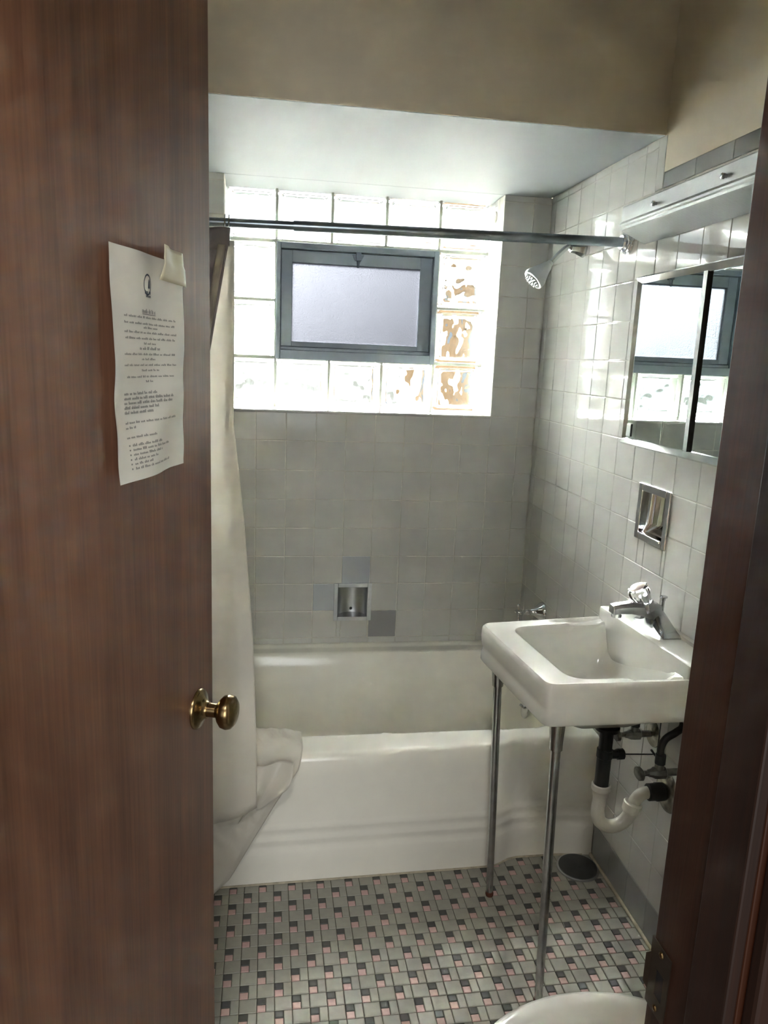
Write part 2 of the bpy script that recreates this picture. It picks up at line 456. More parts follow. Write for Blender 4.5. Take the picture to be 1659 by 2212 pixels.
# ---- right wall
mb = MB()
for q in cut((YF, 0.0, 0.0, SOF), [NIi]): mb.box(GR, 0.09, q[0], q[1], q[2], q[3])
mb.box(0.09, 0.14, YF-0.1, 0.1, 0.0, CEIL+0.05); mb.box(GR, 0.09, SY-0.002, 0.0, SOF, CEIL+0.05)
wall_right = tag(mb.build('wall_right', M['grout_right'], base=(0,0,0)), kind='structure')
MB().box(0.0002, 0.1, YF, SY, 1.9905, CEIL+0.05).build('painted_plaster', M['plaster'], wall_right)
zl = [0.110, 0.215, 0.322, 0.427, 0.532, 0.638, 0.745] + [ZR(r) for r in range(3, -8, -1)]
yj = [0.0] + [-(2.41+k)*P for k in range(-2, 18)]
yj = [y for y in yj if y > YF] + [YF]
far = MB()
STEP = -0.768
for i in range(len(yj)-1):
    y1, y0 = yj[i], yj[i+1]
    zz = list(zl)
    alcove = y1 > STEP + 0.01
    if alcove: zz = zz + [ZR(-8), SOF]
    ya = max(y0, STEP) if (alcove and y0 < STEP) else y0
    for j in range(len(zz)-1):
        top = zz[j] > 1.94
        yy0 = ya if top else y0
        for q in cut((yy0, y1, zz[j], zz[j+1]), [NIi]):
            c = (0, (q[0]+q[1])/2, (q[2]+q[3])/2)
            if q[1] > -1.62:
                place_tile('wall_tile', wall_right, c, (0,-1,0), (0,0,1), (-1,0,0), q[1]-q[0], q[3]-q[2], M['tile'])
            else:
                far.box(-0.0002, 0.006, q[0]+0.001, q[1]-0.001, q[2]+0.001, q[3]-0.001)
    # base course of darker tiles
    if y1 < -0.78:
        place_tile('base_tile', wall_right, (0, (y0+y1)/2, 0.0555), (0,-1,0), (0,0,1), (-1,0,0), y1-y0, 0.109, M['tile_trim'], proud=0.0006)
tag(far.build('wall_tile', M['tile'], wall_right), kind='stuff')
# border strip up the front edge of the tub alcove and the top trim course
for (a, b) in ((ZR(-7), SOF),):
    place_tile('trim_tile', wall_right, (0, (STEP+SY-0.012)/2, (a+b)/2), (0,-1,0), (0,0,1), (-1,0,0), STEP-SY+0.012, b-a, M['tile'], proud=0.0008)
tj = [-0.811, -0.961, -1.114, -1.267, -1.42, -1.573, -1.726, -1.88, -2.03, -2.165]
for i in range(len(tj)-1):
    place_tile('trim_tile', wall_right, (0, (tj[i]+tj[i+1])/2, (ZR(-7)+1.9905)/2), (0,-1,0), (0,0,1), (-1,0,0), tj[i]-tj[i+1], 1.9905-ZR(-7), M['tile_trim'], proud=0.0008)
# caulk bead where the wall meets the floor
b = MB(); b.tube([(-0.003, -0.80, 0.003), (-0.003, -1.2, 0.003), (-0.003, YF, 0.003)], 0.0055, 8)
tag(b.build('trim_1', M['caulk'], base=(0,0,0), smooth=60), kind='structure')

# ---- left wall, front wall, ceiling, soffit
tag(MB().box(XL-0.1, XL, YF-0.14, 0.02, 0, CEIL+0.05).build('wall_left', M['plaster'], base=(0,0,0)), kind='structure')
DX0, DX1, DH = -1.306, -0.63, 2.04
mb = MB()
mb.box(XL-0.1, DX0-0.02, YF-0.12, YF, 0, CEIL); mb.box(DX1+0.02, 0.1, YF-0.12, YF, 0, CEIL)
mb.box(DX0-0.02, DX1+0.02, YF-0.12, YF, DH+0.02, CEIL)
tag(mb.build('wall_front', M['plaster'], base=(0,0,0)), kind='structure')
tag(MB().box(XL-0.1, 0.1, YF-0.12, 0.3, CEIL, CEIL+0.1).build('ceiling', M['plaster'], base=(0,0,0)), kind='structure')
mb = MB(); mb.box(XL, 0.0003, SY, 0.0, SOF, CEIL); mb.box(XL, 0.0003, 0.0, WD+0.12, SOF, SOF+0.06)
sof = tag(mb.build('ceiling_soffit', M['white_paint'], base=(0,0,0), bevel=0.004), kind='structure')
MB().box(XL, 0.0, SY-0.0025, SY-0.0002, SOF+0.0005, CEIL).build('soffit_face', M['plaster'], sof)

# ---- floor and its mosaic
G = 0.0205
tag(MB().box(XL-0.1, 0.1, YF-0.14, 0.2, -0.08, -0.0018).build('floor', M['f_grout'], base=(0,0,0)), kind='structure')
floor = bpy.data.objects['floor']
bandH = 0.0398; x0p = -0.970 - G/2; yb = -1.0745
rest = {'f_big': MB(), 'f_dark': MB(), 'f_pink': MB()}
def vis(x, y):
    # nearest 300 of each kind are single pieces
    return -1.17 < x < 0 and -1.46 < y < -0.77
for kband in range(-29, 9):
    y0 = yb + kband*bandH
    if y0 < YF-0.13 or y0 > -0.79: continue
    off = 0 if kband % 2 == 0 else 2*G
    for c in range(-9, 14):
        xa = x0p + off + c*4*G
        for (nm, m, a, bb, ya, yc) in (('dark_chip', 'f_dark', 0, 1, 0.5, 1), ('pink_chip', 'f_pink', 0, 1, 0, 0.5),
                                       ('narrow_tile', 'f_big', 1, 2, 0, 1), ('square_tile', 'f_big', 2, 4, 0, 1)):
            u0, u1 = max(xa + a*G, XL), min(xa + bb*G, -0.006)
            if u1 - u0 < 0.004: continue
            v0, v1 = y0 + ya*bandH, min(y0 + yc*bandH, -0.77)
            if nm == 'dark_chip': u0 += -0.0005; u1 += 0.0008
            if v1 - v0 < 0.004: continue
            cx, cy_ = (u0+u1)/2, (v0+v1)/2
            mm = M[m]
            g = 0.0012
            if vis(cx, cy_):
                place_tile(nm, floor, (cx, cy_, 0), (1,0,0), (0,1,0), (0,0,1), u1-u0, v1-v0, mm, tilt=0.004, gap=g)
            else:
                rest[m].box(u0+g/2, u1-g/2, v0+g/2, v1-g/2, -0.006, 0)
for k, nm in (('f_big', 'square_tile'), ('f_dark', 'dark_chip'), ('f_pink', 'pink_chip')):
    tag(rest[k].build(nm, M[k], floor), kind='stuff')

# ------------------------------------------------------------------ window
win = struct('window_1', (0, 0, 0))
colx = [WX0, -0.983, -0.779, -0.575, -0.370, WX1]
rowz = [SILL, 1.479, 1.689, 1.900, SOF]
mo = MB()
JW = 0.0042
for i in range(1, 5):
    if i in (1, 4): mo.box(colx[i]-JW, colx[i]+JW, WD+0.004, WD+0.09, rowz[0], rowz[4])
    else:
        mo.box(colx[i]-JW, colx[i]+JW, WD+0.004, WD+0.09, rowz[0], rowz[1]); mo.box(colx[i]-JW, colx[i]+JW, WD+0.004, WD+0.09, rowz[3], rowz[4])
for j in (1, 2, 3):
    if j == 2:
        mo.box(colx[0], colx[1], WD+0.004, WD+0.09, rowz[j]-JW, rowz[j]+JW); mo.box(colx[4], colx[5], WD+0.004, WD+0.09, rowz[j]-JW, rowz[j]+JW)
    else: mo.box(colx[0], colx[5], WD+0.004, WD+0.09, rowz[j]-JW*1.4, rowz[j]+JW*1.4)
mo.build('mortar_joints', M['mortar'], win)
def rrect(cx, cz, hw, hh, r, y, n=5):
    pts = []
    for (sx_, sz_, a0) in ((1,1,0),(-1,1,90),(-1,-1,180),(1,-1,270)):
        for k in range(n+1):
            a = math.radians(a0 + 90*k/n)
            pts.append((cx + sx_*(hw-r) + r*math.cos(a), y, cz + sz_*(hh-r) + r*math.sin(a)))
    return pts
def glass_block(x0, x1, z0, z1, seed):
    cx, cz = (x0+x1)/2, (z0+z1)/2; hw, hh = (x1-x0)/2 - 0.0038, (z1-z0)/2 - 0.0038
    D = 0.080; mb = MB()
    # outer skin: rounded box with a raised panel on the room face
    ring = [rrect(cx, cz, hw, hh, 0.010, WD+D-0.004), rrect(cx, cz, hw, hh, 0.010, WD+0.006), rrect(cx, cz, hw-0.003, hh-0.003, 0.010, WD+0.001),
            rrect(cx, cz, hw-0.011, hh-0.011, 0.014, WD), rrect(cx, cz, hw-0.0135, hh-0.0135, 0.014, WD+0.0055), rrect(cx, cz, hw-0.0175, hh-0.0175, 0.014, WD+0.0055), rrect(cx, cz, hw-0.020, hh-0.020, 0.013, WD+0.003)]
    mb.rings(ring, cap0=True, cap1=True)
    outer = mb.build('glass_block', M['block'], win, smooth=35)
    # wavy hollow inside (normals face into the hollow)
    N = 26; cav = MB(); iw, ih = hw-0.015, hh-0.015
    def wv(u, v, s, amp):
        edge = min(u, 1-u, v, 1-v)
        e = min(1, edge/0.06)
        p = Vector((u*3.4 + s*7.3, v*3.4 - s*3.1, s*1.7))
        h = noise.noise(p)*1.0 + noise.noise(p*2.1)*0.45
        return amp*h*e - 0.004*(1-e)**2
    vs = []; fs = []
    for side in (0, 1):
        for j in range(N+1):
            for i in range(N+1):
                u, v = i/N, j/N
                y = (WD+0.011 - wv(u, v, seed, 0.0036)) if side == 0 else (WD+D-0.012 + wv(u, v, seed+11, 0.0036))
                vs.append((cx - iw + 2*iw*u, y, cz - ih + 2*ih*v))
    K = (N+1)*(N+1); idx = lambda i, j, s: s*K + j*(N+1) + i
    for j in range(N):
        for i in range(N):
            fs.append((idx(i,j,0), idx(i+1,j,0), idx(i+1,j+1,0), idx(i,j+1,0))[::-1])
            fs.append((idx(i,j,1), idx(i+1,j,1), idx(i+1,j+1,1), idx(i,j+1,1)))
    for i in range(N):
        fs.append((idx(i,0,0), idx(i+1,0,0), idx(i+1,0,1), idx(i,0,1))); fs.append((idx(i,N,1), idx(i+1,N,1), idx(i+1,N,0), idx(i,N,0)))
        fs.append((idx(0,i,1), idx(0,i+1,1), idx(0,i+1,0), idx(0,i,0))); fs.append((idx(N,i,0), idx(N,i+1,0), idx(N,i+1,1), idx(N,i,1)))
    cav.add(vs, fs)
    # one mesh: merge the hollow (reversed) into the block
    me = outer.data
    bm = bmesh.new(); bm.from_mesh(me)
    me2 = bpy.data.meshes.new('tmp'); me2.from_pydata(vs, [], fs); me2.update()
    b2 = bmesh.new(); b2.from_mesh(me2); bmesh.ops.recalc_face_normals(b2, faces=b2.faces); bmesh.ops.reverse_faces(b2, faces=b2.faces)
    for f in b2.faces: f.smooth = True
    b2.to_mesh(me2); b2.free()
    bm.from_mesh(me2); bm.to_mesh(me); bm.free(); bpy.data.meshes.remove(me2)
    me.set_sharp_from_angle(angle=math.radians(35))
sd = 0
for i in range(5):
    for j in range(4):
        if 1 <= i <= 3 and 1 <= j <= 2: continue
        sd += 1
        glass_block(colx[i], colx[i+1], rowz[j], rowz[j+1], sd*1.37)
FX0, FX1, FZ0, FZ1 = -0.983, -0.370, 1.475, 1.897
fr = MB()
a, b_, c_, d_ = -0.966, -0.388, 1.520, 1.875
fy0, fy1 = WD-0.008, WD+0.055
fr.box(FX0, a, fy0, fy1, FZ0, FZ1); fr.box(b_, FX1, fy0, fy1, FZ0, FZ1); fr.box(a, b_, fy0, fy1, FZ0, c_-0.012); fr.box(a, b_, fy0, fy1, d_, FZ1)
fr.box(a, b_, fy0+0.012, fy1, c_-0.012, c_)
fr.build('window_frame', M['winframe'], win, bevel=0.002)
sa = MB(); gx0, gx1, gz0, gz1 = -0.923, -0.437, 1.541, 1.829
sy0, sy1 = WD+0.012, WD+0.040
sa.box(a+0.002, gx0, sy0, sy1, c_+0.002, d_-0.003); sa.box(gx1, b_-0.002, sy0, sy1, c_+0.002, d_-0.003)
st = MB()
for q in cut((a-0.006, b_+0.006, c_-0.012, d_+0.006), [(a+0.012, b_-0.012, c_+0.012, d_-0.012)]): st.box(q[0], q[1], sy1+0.001, sy1+0.008, q[2], q[3])
st.build('outer_stop', M['winframe'], win)
sa.box(gx0, gx1, sy0, sy1, c_+0.002, gz0); sa.box(gx0, gx1, sy0, sy1, gz1, d_-0.003)
sash = sa.build('window_sash', M['winframe'], win, bevel=0.0015)
MB().box(gx0-0.004, gx1+0.004, sy0+0.010, sy0+0.016, gz0-0.004, gz1+0.004).build('frosted_pane', M['frost'], sash)
lt = MB()
M['latch'] = mat('dark_latch_metal', (92, 100, 112), 0.4, 0.5)
lt.prism([(-0.700, sy0-0.004, 1.868), (-0.655, sy0-0.004, 1.868), (-0.667, sy0-0.004, 1.845), (-0.690, sy0-0.004, 1.845)], (0, 0.005, 0))
lt.box(-0.687, -0.668, sy0-0.018, sy0-0.003, 1.846, 1.878)
lt.tube([(-0.6775, sy0-0.010, 1.852), (-0.678, sy0-0.012, 1.836), (-0.679, sy0-0.010, 1.820)], [0.008, 0.0055, 0.0035], 8)
lt.build('sash_latch', M['latch'], sash, smooth=30)

# what stands outside: a tan wall seen as brown patches through the wavy glass
ow = MB(); ow.box(1.2, 14.0, 7.0, 12.0, -4.0, 2.35)
bld = thing('outside_building', (1.2, 7.0, -4.0), 'tan building outdoors, seen as brown patches through the glass blocks', 'building')
ow.build('outer_wall', M['brick'], bld)
for i in range(5):
    for j in range(2):
        MB().box(1.9+i*1.9, 2.8+i*1.9, 6.97, 7.02, -1.4+j*2.3, 0.0+j*2.3).build('window_pane', M['darkwin'], bld)
MB().box(1.1, 14.1, 6.9, 12.1, 2.35, 2.5).build('roof_edge', M['mortar'], bld)

# ------------------------------------------------------------------ door, frame
tr = struct('trim_2', (DX1, YF, 0))
MB().box(DX1, DX1+0.02, YF-0.12, YF+0.002, 0, DH+0.02).build('door_jamb', M['jamb'], tr, bevel=0.0015)
MB().box(DX0-0.02, DX0, YF-0.12, YF+0.002, 0, DH+0.02).build('door_jamb', M['jamb'], tr, bevel=0.0015)
MB().box(DX0, DX1, YF-0.12, YF+0.002, DH, DH+0.02).build('head_jamb', M['jamb'], tr, bevel=0.0015)
for (xa, xb) in ((DX1-0.011, DX1), (DX0, DX0+0.011)):
    MB().box(xa, xb, YF-0.120, YF-0.072, 0, DH).build('door_stop', M['casing'], tr, bevel=0.002)
for (xa, xb) in ((DX1+0.006, DX1+0.066), (DX0-0.066, DX0-0.006)):
    MB().box(xa, xb, YF, YF+0.004, 0, DH+0.07).build('door_casing', M['casing'], tr, bevel=0.002)
    MB().box(xa-0.002, xb, YF-0.136, YF-0.12, 0, DH+0.07).build('door_casing', M['casing'], tr, bevel=0.004)
spk = MB()
for q in cut((YF-0.030, YF+0.004, 0.875, 0.948), [(YF-0.022, YF-0.009, 0.893, 0.922)]):
    spk.box(DX1-0.0012, DX1+0.001, q[0], q[1], q[2], q[3])
spk.prism([(DX1-0.001, YF+0.002, 0.888), (DX1-0.001, YF+0.002, 0.932), (DX1-0.004, YF+0.007, 0.926), (DX1-0.004, YF+0.007, 0.894)], (0.0015, 0.001, 0))
plate = spk.build('strike_plate', M['bronze'], tr)
for z in (0.882, 0.941):
    b = MB(); b.lathe((DX1-0.0012, YF-0.014, z), (-1,0,0), [(0, 0.0035), (0.0012, 0.0028), (0.0016, 0.0012)], 10)
    b.build('screw', M['brass'], plate)
MB().box(DX1-0.0004, DX1+0.0006, YF-0.022, YF-0.009, 0.893, 0.922).build('latch_hole', M['black'], tr)

DU = Vector((0.308, 0.9514, 0)).normalized()     # along the leaf, hinge to free edge
DN = Vector((DU.y, -DU.x, 0))                    # its visible face looks this way
DA = Vector((-1.193, -1.821, 0))
def dp(s_, off, z): return DA + DU*s_ + DN*off + Vector((0, 0, z))
hinge_s, free_s = -0.365, 0.3125
leaf = MB(); leaf.obox(dp((hinge_s+free_s)/2, -0.0175, 1.018), DU, (0,0,1), DN, (free_s-hinge_s)/2, 1.010, 0.0175)
door = tag(leaf.build('door_1', M['door'], base=dp(hinge_s, 0, 0.008), bevel=0.0015), kind='structure')
KZ, KS = 0.914, 0.250
kn = MB(); kb = dp(KS, 0, KZ)
kn.lathe(kb, DN, [(0.030, 0.0105), (0.034, 0.0125), (0.038, 0.020), (0.044, 0.0265), (0.052, 0.0285), (0.059, 0.0265), (0.064, 0.020), (0.0665, 0.010), (0.067, 0.0)], 32, cap1=False)
knob = kn.build('door_knob', M['brass'], door, smooth=50)
b = MB(); b.lathe(kb, DN, [(0, 0.0335), (0.003, 0.0335), (0.006, 0.030), (0.009, 0.021), (0.014, 0.015), (0.018, 0.0135)], 32)
b.build('rosette', M['brass'], knob, smooth=50)
b = MB(); b.lathe(kb, DN, [(0.015, 0.0115), (0.032, 0.0115)], 24)
b.build('neck', M['brass'], knob, smooth=50)
b = MB(); b.obox(dp(free_s, -0.0175, KZ), DU, (0,0,1), DN, 0.0012, 0.028, 0.012); b.build('latch_plate', M['brass'], door)

# paper notice taped to the door
def pp(u, v, lift=0.0):
    """u 0..1 left to right, v 0..1 top to bottom"""
    s_ = 0.000 + 0.206*u - 0.004*math.sin(v*3.1)*u + 0.010*(1-u)*0
    off = 0.0035 + 0.010*(1-u)**2*(0.35+0.65*v) + 0.0035*math.sin(5*u + 6*v)*(0.3+0.7*v) + 0.004*noise.noise(Vector((u*3, v*5, 1.3))) + 0.012*max(0, v-0.8)*(1-u)
    if u > 0.72 and v < 0.10: off += 0.002
    return dp(s_, max(off, 0.0008) + lift, 1.605 - 0.2794*v)
note = thing('paper_notice', dp(0.1, 0, 1.326), 'curling white paper notice taped to the brown wooden door', 'notice')
b = MB(); b.grid(28, 36, lambda u, v: pp(u, v)); b.build('paper_sheet', M['paper'], note, smooth=80, fix=False)
ink = MB(); ink2 = MB()
def word_line(v, u0, u1, h, tilt=0.0, target=None, wl=(0.03, 0.10)):
    target = target or ink
    u = u0
    while u < u1 - 0.01:
        wd = min(random.uniform(*wl), u1-u)
        n = max(2, int(wd/0.012))
        for k in range(n):   # letters as small strokes
            a0 = u + wd*k/n; a1 = a0 + wd/n*0.72
            hh = h*random.choice((0.6, 0.6, 0.75, 1.0))
            target.add([pp(a0, v, 0.0004), pp(a1, v, 0.0004), pp(a1, v-hh, 0.0004), pp(a0, v-hh, 0.0004)], [(0,1,2,3)])
        u += wd + 0.014
word_line(0.262, 0.38, 0.60, 0.020)
ink.add([pp(0.38, 0.268, 0.0004), pp(0.60, 0.268, 0.0004), pp(0.60, 0.2645, 0.0004), pp(0.38, 0.2645, 0.0004)], [(0,1,2,3)])
for (v, u0, u1) in ((0.285,0.14,0.88),(0.313,0.14,0.86),(0.330,0.40,0.62),(0.352,0.14,0.88),(0.378,0.15,0.86),(0.400,0.42,0.60),(0.424,0.36,0.66),
                    (0.448,0.14,0.88),(0.470,0.40,0.62),(0.496,0.14,0.88),(0.520,0.40,0.66),(0.548,0.18,0.84),(0.570,0.45,0.55)):
    word_line(v, u0, u1, 0.010 if v != 0.424 else 0.014)
for (v, u0, u1) in ((0.622,0.14,0.58),(0.643,0.14,0.80),(0.663,0.14,0.80),(0.684,0.14,0.58),(0.705,0.14,0.50)): word_line(v, u0, u1, 0.014)
for (v, u0, u1) in ((0.748,0.14,0.86),(0.770,0.14,0.27),(0.812,0.14,0.52)): word_line(v, u0, u1, 0.011)
for k, (v, u1) in enumerate(((0.848,0.58),(0.868,0.72),(0.889,0.58),(0.910,0.50),(0.930,0.42),(0.951,0.74))):
    word_line(v, 0.20, u1, 0.012)
    ink.add([pp(0.155, v-0.002, 0.0004), pp(0.170, v-0.002, 0.0004), pp(0.170, v-0.009, 0.0004), pp(0.155, v-0.009, 0.0004)], [(0,1,2,3)])
tag(ink.build('printed_text', M['ink'], note, fix=False), kind='stuff')
lg = MB(); n = 26
for k in range(n):
    if 6 < k < 10: pass
    a0, a1 = 2*math.pi*k/n, 2*math.pi*(k+1)/n
    q = lambda a, r: pp(0.475 + 0.058*r*math.sin(a), 0.135 - 0.048*r*math.cos(a), 0.0004)
    lg.add([q(a0, 1), q(a1, 1), q(a1, 0.84), q(a0, 0.84)], [(0,1,2,3)])
lg.add([pp(0.485, 0.150, .0004), pp(0.515, 0.150, .0004), pp(0.512, 0.118, .0004), pp(0.500, 0.106, .0004), pp(0.490, 0.120, .0004)], [(0,1,2,3,4)])
word_line(0.176, 0.435, 0.53, 0.022, target=lg); word_line(0.190, 0.45, 0.53, 0.012, target=lg)
lg.build('printed_logo', M['ink2'], note, fix=False)
b = MB()
b.grid(10, 8, lambda u, v: dp(0.126 + 0.076*u + 0.008*v*u, 0.003 + 0.010*(1-v)*(1-u)**2 + 0.0035*math.sin(3*v)*(1-u) + (0.006 if v > .4 else 0.003)*0.6 + 0.002*math.sin(9*u)*(1-v), 1.621 - 0.044*v - 0.002*u))
b.build('tape', M['tape'], note, smooth=80, fix=False, solid=0.0004)

# ------------------------------------------------------------------ bathtub
def yfront(x):
    t = min(1, max(0, (x + 0.335)/0.09)); t = t*t*(3-2*t)
    return -0.794 - 0.018*max(0, -x-0.33) + 0.034*t - 0.020*max(0, min(1, (x+0.1)/0.1))*0.6
def tub_z(x, y):
    x0, x1, y0, y1, r = -1.44, -0.080, -0.712, -0.088, 0.12
    cx, cy2 = (x0+x1)/2, (y0+y1)/2; hw, hh = (x1-x0)/2-r, (y1-y0)/2-r
    dx, dy = abs(x-cx)-hw, abs(y-cy2)-hh
    d = math.hypot(max(dx,0), max(dy,0)) + min(max(dx,dy),0) - r
    z = 0.388
    if y > -0.030: z += 0.007*min(1, (y+0.030)/0.010)
    if d < 0:
        t = min(1, -d/0.105); f = 1-(1-t)**2.4
        z = 0.388 - 0.325*f
    elif d < 0.012: z = 0.388 - 0.003*(1-d/0.012)**2
    return z
tub = thing('bathtub', (-0.76, -0.80, 0), 'white enamel built-in bathtub along the tiled back wall under the window', 'bathtub')
b = MB()
NX, NY = 190, 100
def tubpt(u, v):
    x = (XL+0.001) + (-0.002-XL)*u; y = yfront(x) + (0.0 - yfront(x) - 0.001)*v
    return (x, y, tub_z(x, y))
b.grid(NX, NY, tubpt)
prof = [(0,0.388),(-0.008,0.3870),(-0.015,0.3830),(-0.020,0.3760),(-0.0235,0.366),(-0.025,0.354),(-0.0255,0.340),(-0.025,0.320),(-0.0245,0.25),(-0.025,0.186),(-0.027,0.178),(-0.0305,0.170),
        (-0.0295,0.161),(-0.0275,0.152),(-0.0285,0.142),(-0.032,0.134),(-0.032,0.127),(-0.0295,0.117),(-0.0295,0.107),(-0.0335,0.098),(-0.036,0.090),(-0.0365,0.060),(-0.0375,0.012),(-0.039,0.001)]
b.grid(NX, len(prof)-1, lambda u, v: (lambda x, p: (x, yfront(x)+p[0], p[1]))((XL+0.001) + (-0.002-XL)*u, prof[int(round(v*(len(prof)-1)))]))
body = b.build('tub_body', M['tub'], tub, smooth=60, fix=False)
bm = bmesh.new(); bm.from_mesh(body.data); bmesh.ops.remove_doubles(bm, verts=bm.verts, dist=0.0003); bmesh.ops.recalc_face_normals(bm, faces=bm.faces); bm.to_mesh(body.data); bm.free()
b = MB(); b.lathe((-0.101, -0.42, 0.300), (-1, 0, 0.25), [(0, 0.033), (0.004, 0.032), (0.007, 0.026), (0.008, 0.010)], 24)
ovf = b.build('overflow_plate', M['chrome'], tub, smooth=40)
b = MB(); b.tube([(-0.107, -0.42, 0.305), (-0.123, -0.42, 0.318)], [0.004, 0.005], 8); b.build('trip_lever', M['chrome'], ovf, smooth=40)
b = MB()
b.tube([(XL+0.01, yfront(-1.5)-0.040, 0.001)] + [(x/100, yfront(x/100)-0.040, 0.001) for x in range(-150, 0, 3)], 0.0035, 6)
b.build('caulk_bead', M['caulk'], tub)

# tub valve
vy, vz = -0.244, 0.597
va = thing('tub_valve', (0, vy, vz), 'chrome cross-handle tub valve on the tiled wall behind the sink', 'valve')
b = MB(); b.lathe((0, vy, vz), (-1,0,0), [(0, 0.037), (0.006, 0.036), (0.012, 0.031), (0.022, 0.023), (0.034, 0.014), (0.046, 0.011)], 24); b.build('escutcheon', M['chrome'], va, smooth=40)
b = MB(); b.lathe((-0.044, vy, vz), (-1,0,0), [(0, 0.010), (0.012, 0.011), (0.020, 0.008), (0.040, 0.008), (0.046, 0.011), (0.054, 0.010)], 16); b.build('stem', M['chrome'], va, smooth=40)
b = MB()
for k in range(4):
    a = math.radians(12+90*k); d = Vector((0, math.sin(a), math.cos(a))); c = Vector((-0.092, vy, vz))
    b.tube([c, c+d*0.018, c+d*0.027, c+d*0.031], [0.0045, 0.0032, 0.006, 0.003], 8)
b.build('cross_handle', M['chrome'], va, smooth=40)

# shower head
sh = thing('overhead_shower', (0, -0.33, 1.865), 'chrome shower head on a curved arm from the right tiled wall', 'shower head')
b = MB(); b.lathe((0, -0.33, 1.866), (-1,0,0), [(0, 0.030), (0.006, 0.030), (0.014, 0.026), (0.030, 0.019), (0.046, 0.016), (0.05, 0.012)], 8); b.build('wall_flange', M['chrome_worn'], sh, smooth=25)
b = MB(); b.tube([(-0.03, -0.33, 1.867), (-0.056, -0.33, 1.866), (-0.080, -0.33, 1.846), (-0.112, -0.33, 1.812)], 0.0085, 14, smooth=6); b.build('arm', M['chrome'], sh, smooth=60)
hd = Vector((-0.70, -0.06, -0.71)).normalized(); hp = Vector((-0.108, -0.33, 1.816))
b = MB(); b.lathe(hp, hd, [(0, 0.010), (0.012, 0.012), (0.014, 0.016), (0.030, 0.020), (0.055, 0.031), (0.066, 0.0355), (0.076, 0.037), (0.084, 0.0355), (0.086, 0.031)], 28)
hb = b.build('head_body', M['steel'], sh, smooth=35)
b = MB(); b.lathe(hp+hd*0.086, hd, [(0, 0.030), (0.003, 0.027), (0.002, 0.006)], 24); fp = b.build('spray_face', M['spray'], sh, smooth=35)
b = MB(); e1 = hd.cross(Vector((0,1,0))).normalized(); e2 = hd.cross(e1)
for rr, nn in ((0.009, 6), (0.017, 10), (0.024, 14)):
    for k in range(nn):
        a = 2*math.pi*k/nn; b.lathe(hp+hd*0.088 + (e1*math.cos(a)+e2*math.sin(a))*rr, hd, [(0, 0.0022), (0.003, 0.0013)], 6)
b.build('spray_nozzles', M['black'], fp)

# small round hook base on the recess
b = MB(); b.lathe((WX1, 0.105, 2.022), (-1,0,0), [(0, 0.021), (0.004, 0.021), (0.006, 0.018), (0.007, 0.006), (0.009, 0.003)], 20)
tag(b.build('wall_disc', M['pvc'], base=(WX1, 0.105, 2.022), smooth=40), 'small white round disc stuck high in the window recess by the glass blocks', 'hook base')

# ------------------------------------------------------------------ curtain rod
def rodz(x): return 1.8385 + 0.0160*x
rod = thing('curtain_rod', (0, -0.649, rodz(0)), 'chrome shower curtain rod across the tub in front of the window', 'curtain rod')
b = MB(); b.tube([(-0.945, -0.649, rodz(-0.945)), (-0.4, -0.649, rodz(-0.4)), (-0.01, -0.649, rodz(0))], 0.0135, 20); b.build('outer_tube', M['rodmetal'], rod, smooth=40)
b = MB(); b.tube([(XL+0.005, -0.649, rodz(-1.5)), (-1.2, -0.649, rodz(-1.2)), (-0.94, -0.649, rodz(-0.94))], 0.0112, 20); b.build('inner_tube', M['rodmetal'], rod, smooth=40)
for (x, d) in ((0, -1), (XL, 1)):
    b = MB(); b.lathe((x, -0.649, rodz(x)), (d,0,0), [(0, 0.033), (0.004, 0.033), (0.006, 0.030), (0.010, 0.030), (0.012, 0.026), (0.017, 0.026), (0.019, 0.021), (0.025, 0.019)], 28)
    b.build('end_flange', M['chrome'], rod, smooth=30)

# ------------------------------------------------------------------ shower curtain and liner
cu = thing('shower_curtain', (-1.3, -0.66, 1.80), 'grey shower curtain hanging from the rod with pointed lower corner', 'curtain')
def lerp_tab(tab, t):
    for k in range(len(tab)-1):
        if t <= tab[k+1][0]:
            a, c = tab[k], tab[k+1]; f = (t-a[0])/(c[0]-a[0]+1e-9)
            return [a[i]*(1-f)+c[i]*f for i in range(1, len(a))]
    return list(tab[-1][1:])
# right edge of the grey curtain: parameter, x, z
gt = [(0, -1.107, 1.800), (0.09, -1.110, 1.762), (0.30, -1.142, 1.583), (0.45, -1.156, 1.50), (1, -1.23, 1.12)]
def gpt(u, v, dy=0.0):
    xe, ze = lerp_tab(gt, v)
    x = -1.50 + (xe+1.50)*u
    amp = 0.016*(1-0.25*v)
    y = -0.700 - 0.035*v + dy + amp*math.sin(u*26 + 1.1) - 0.012*u + 0.022*(1-min(1, v/0.08))
    z = ze + 0.006*math.cos(u*26)*(1-v)*0.8
    return (x, y, z)
b = MB(); b.grid(80, 30, lambda u, v: gpt(u, v)); b.build('curtain_sheet', M['curt'], cu, smooth=80, fix=False, solid=0.0008)
b = MB(); b.grid(80, 3, lambda u, v: gpt(u, v*0.115, -0.002)); b.build('header_band', M['curt'], cu, smooth=80, fix=False, solid=0.0012)
b = MB(); b.grid(3, 24, lambda u, v: (lambda p, q: (p[0]+(q[0]-p[0])*u, p[1]-0.004, p[2]))(gpt(0.935-0.02*v, 0.10+0.9*v), gpt(0.985, 0.10+0.9*v)))
b.build('side_band', M['hem'], cu, smooth=80, fix=False, solid=0.0008)
for (x, z) in ((-1.128, 1.768),):
    b = MB(); b.lathe((x, -0.690, z), (0,-1,0), [(0, 0.009), (0.0015, 0.009), (0.002, 0.0065)], 20)
    b.build('grommet', M['pvc'], cu, smooth=40)
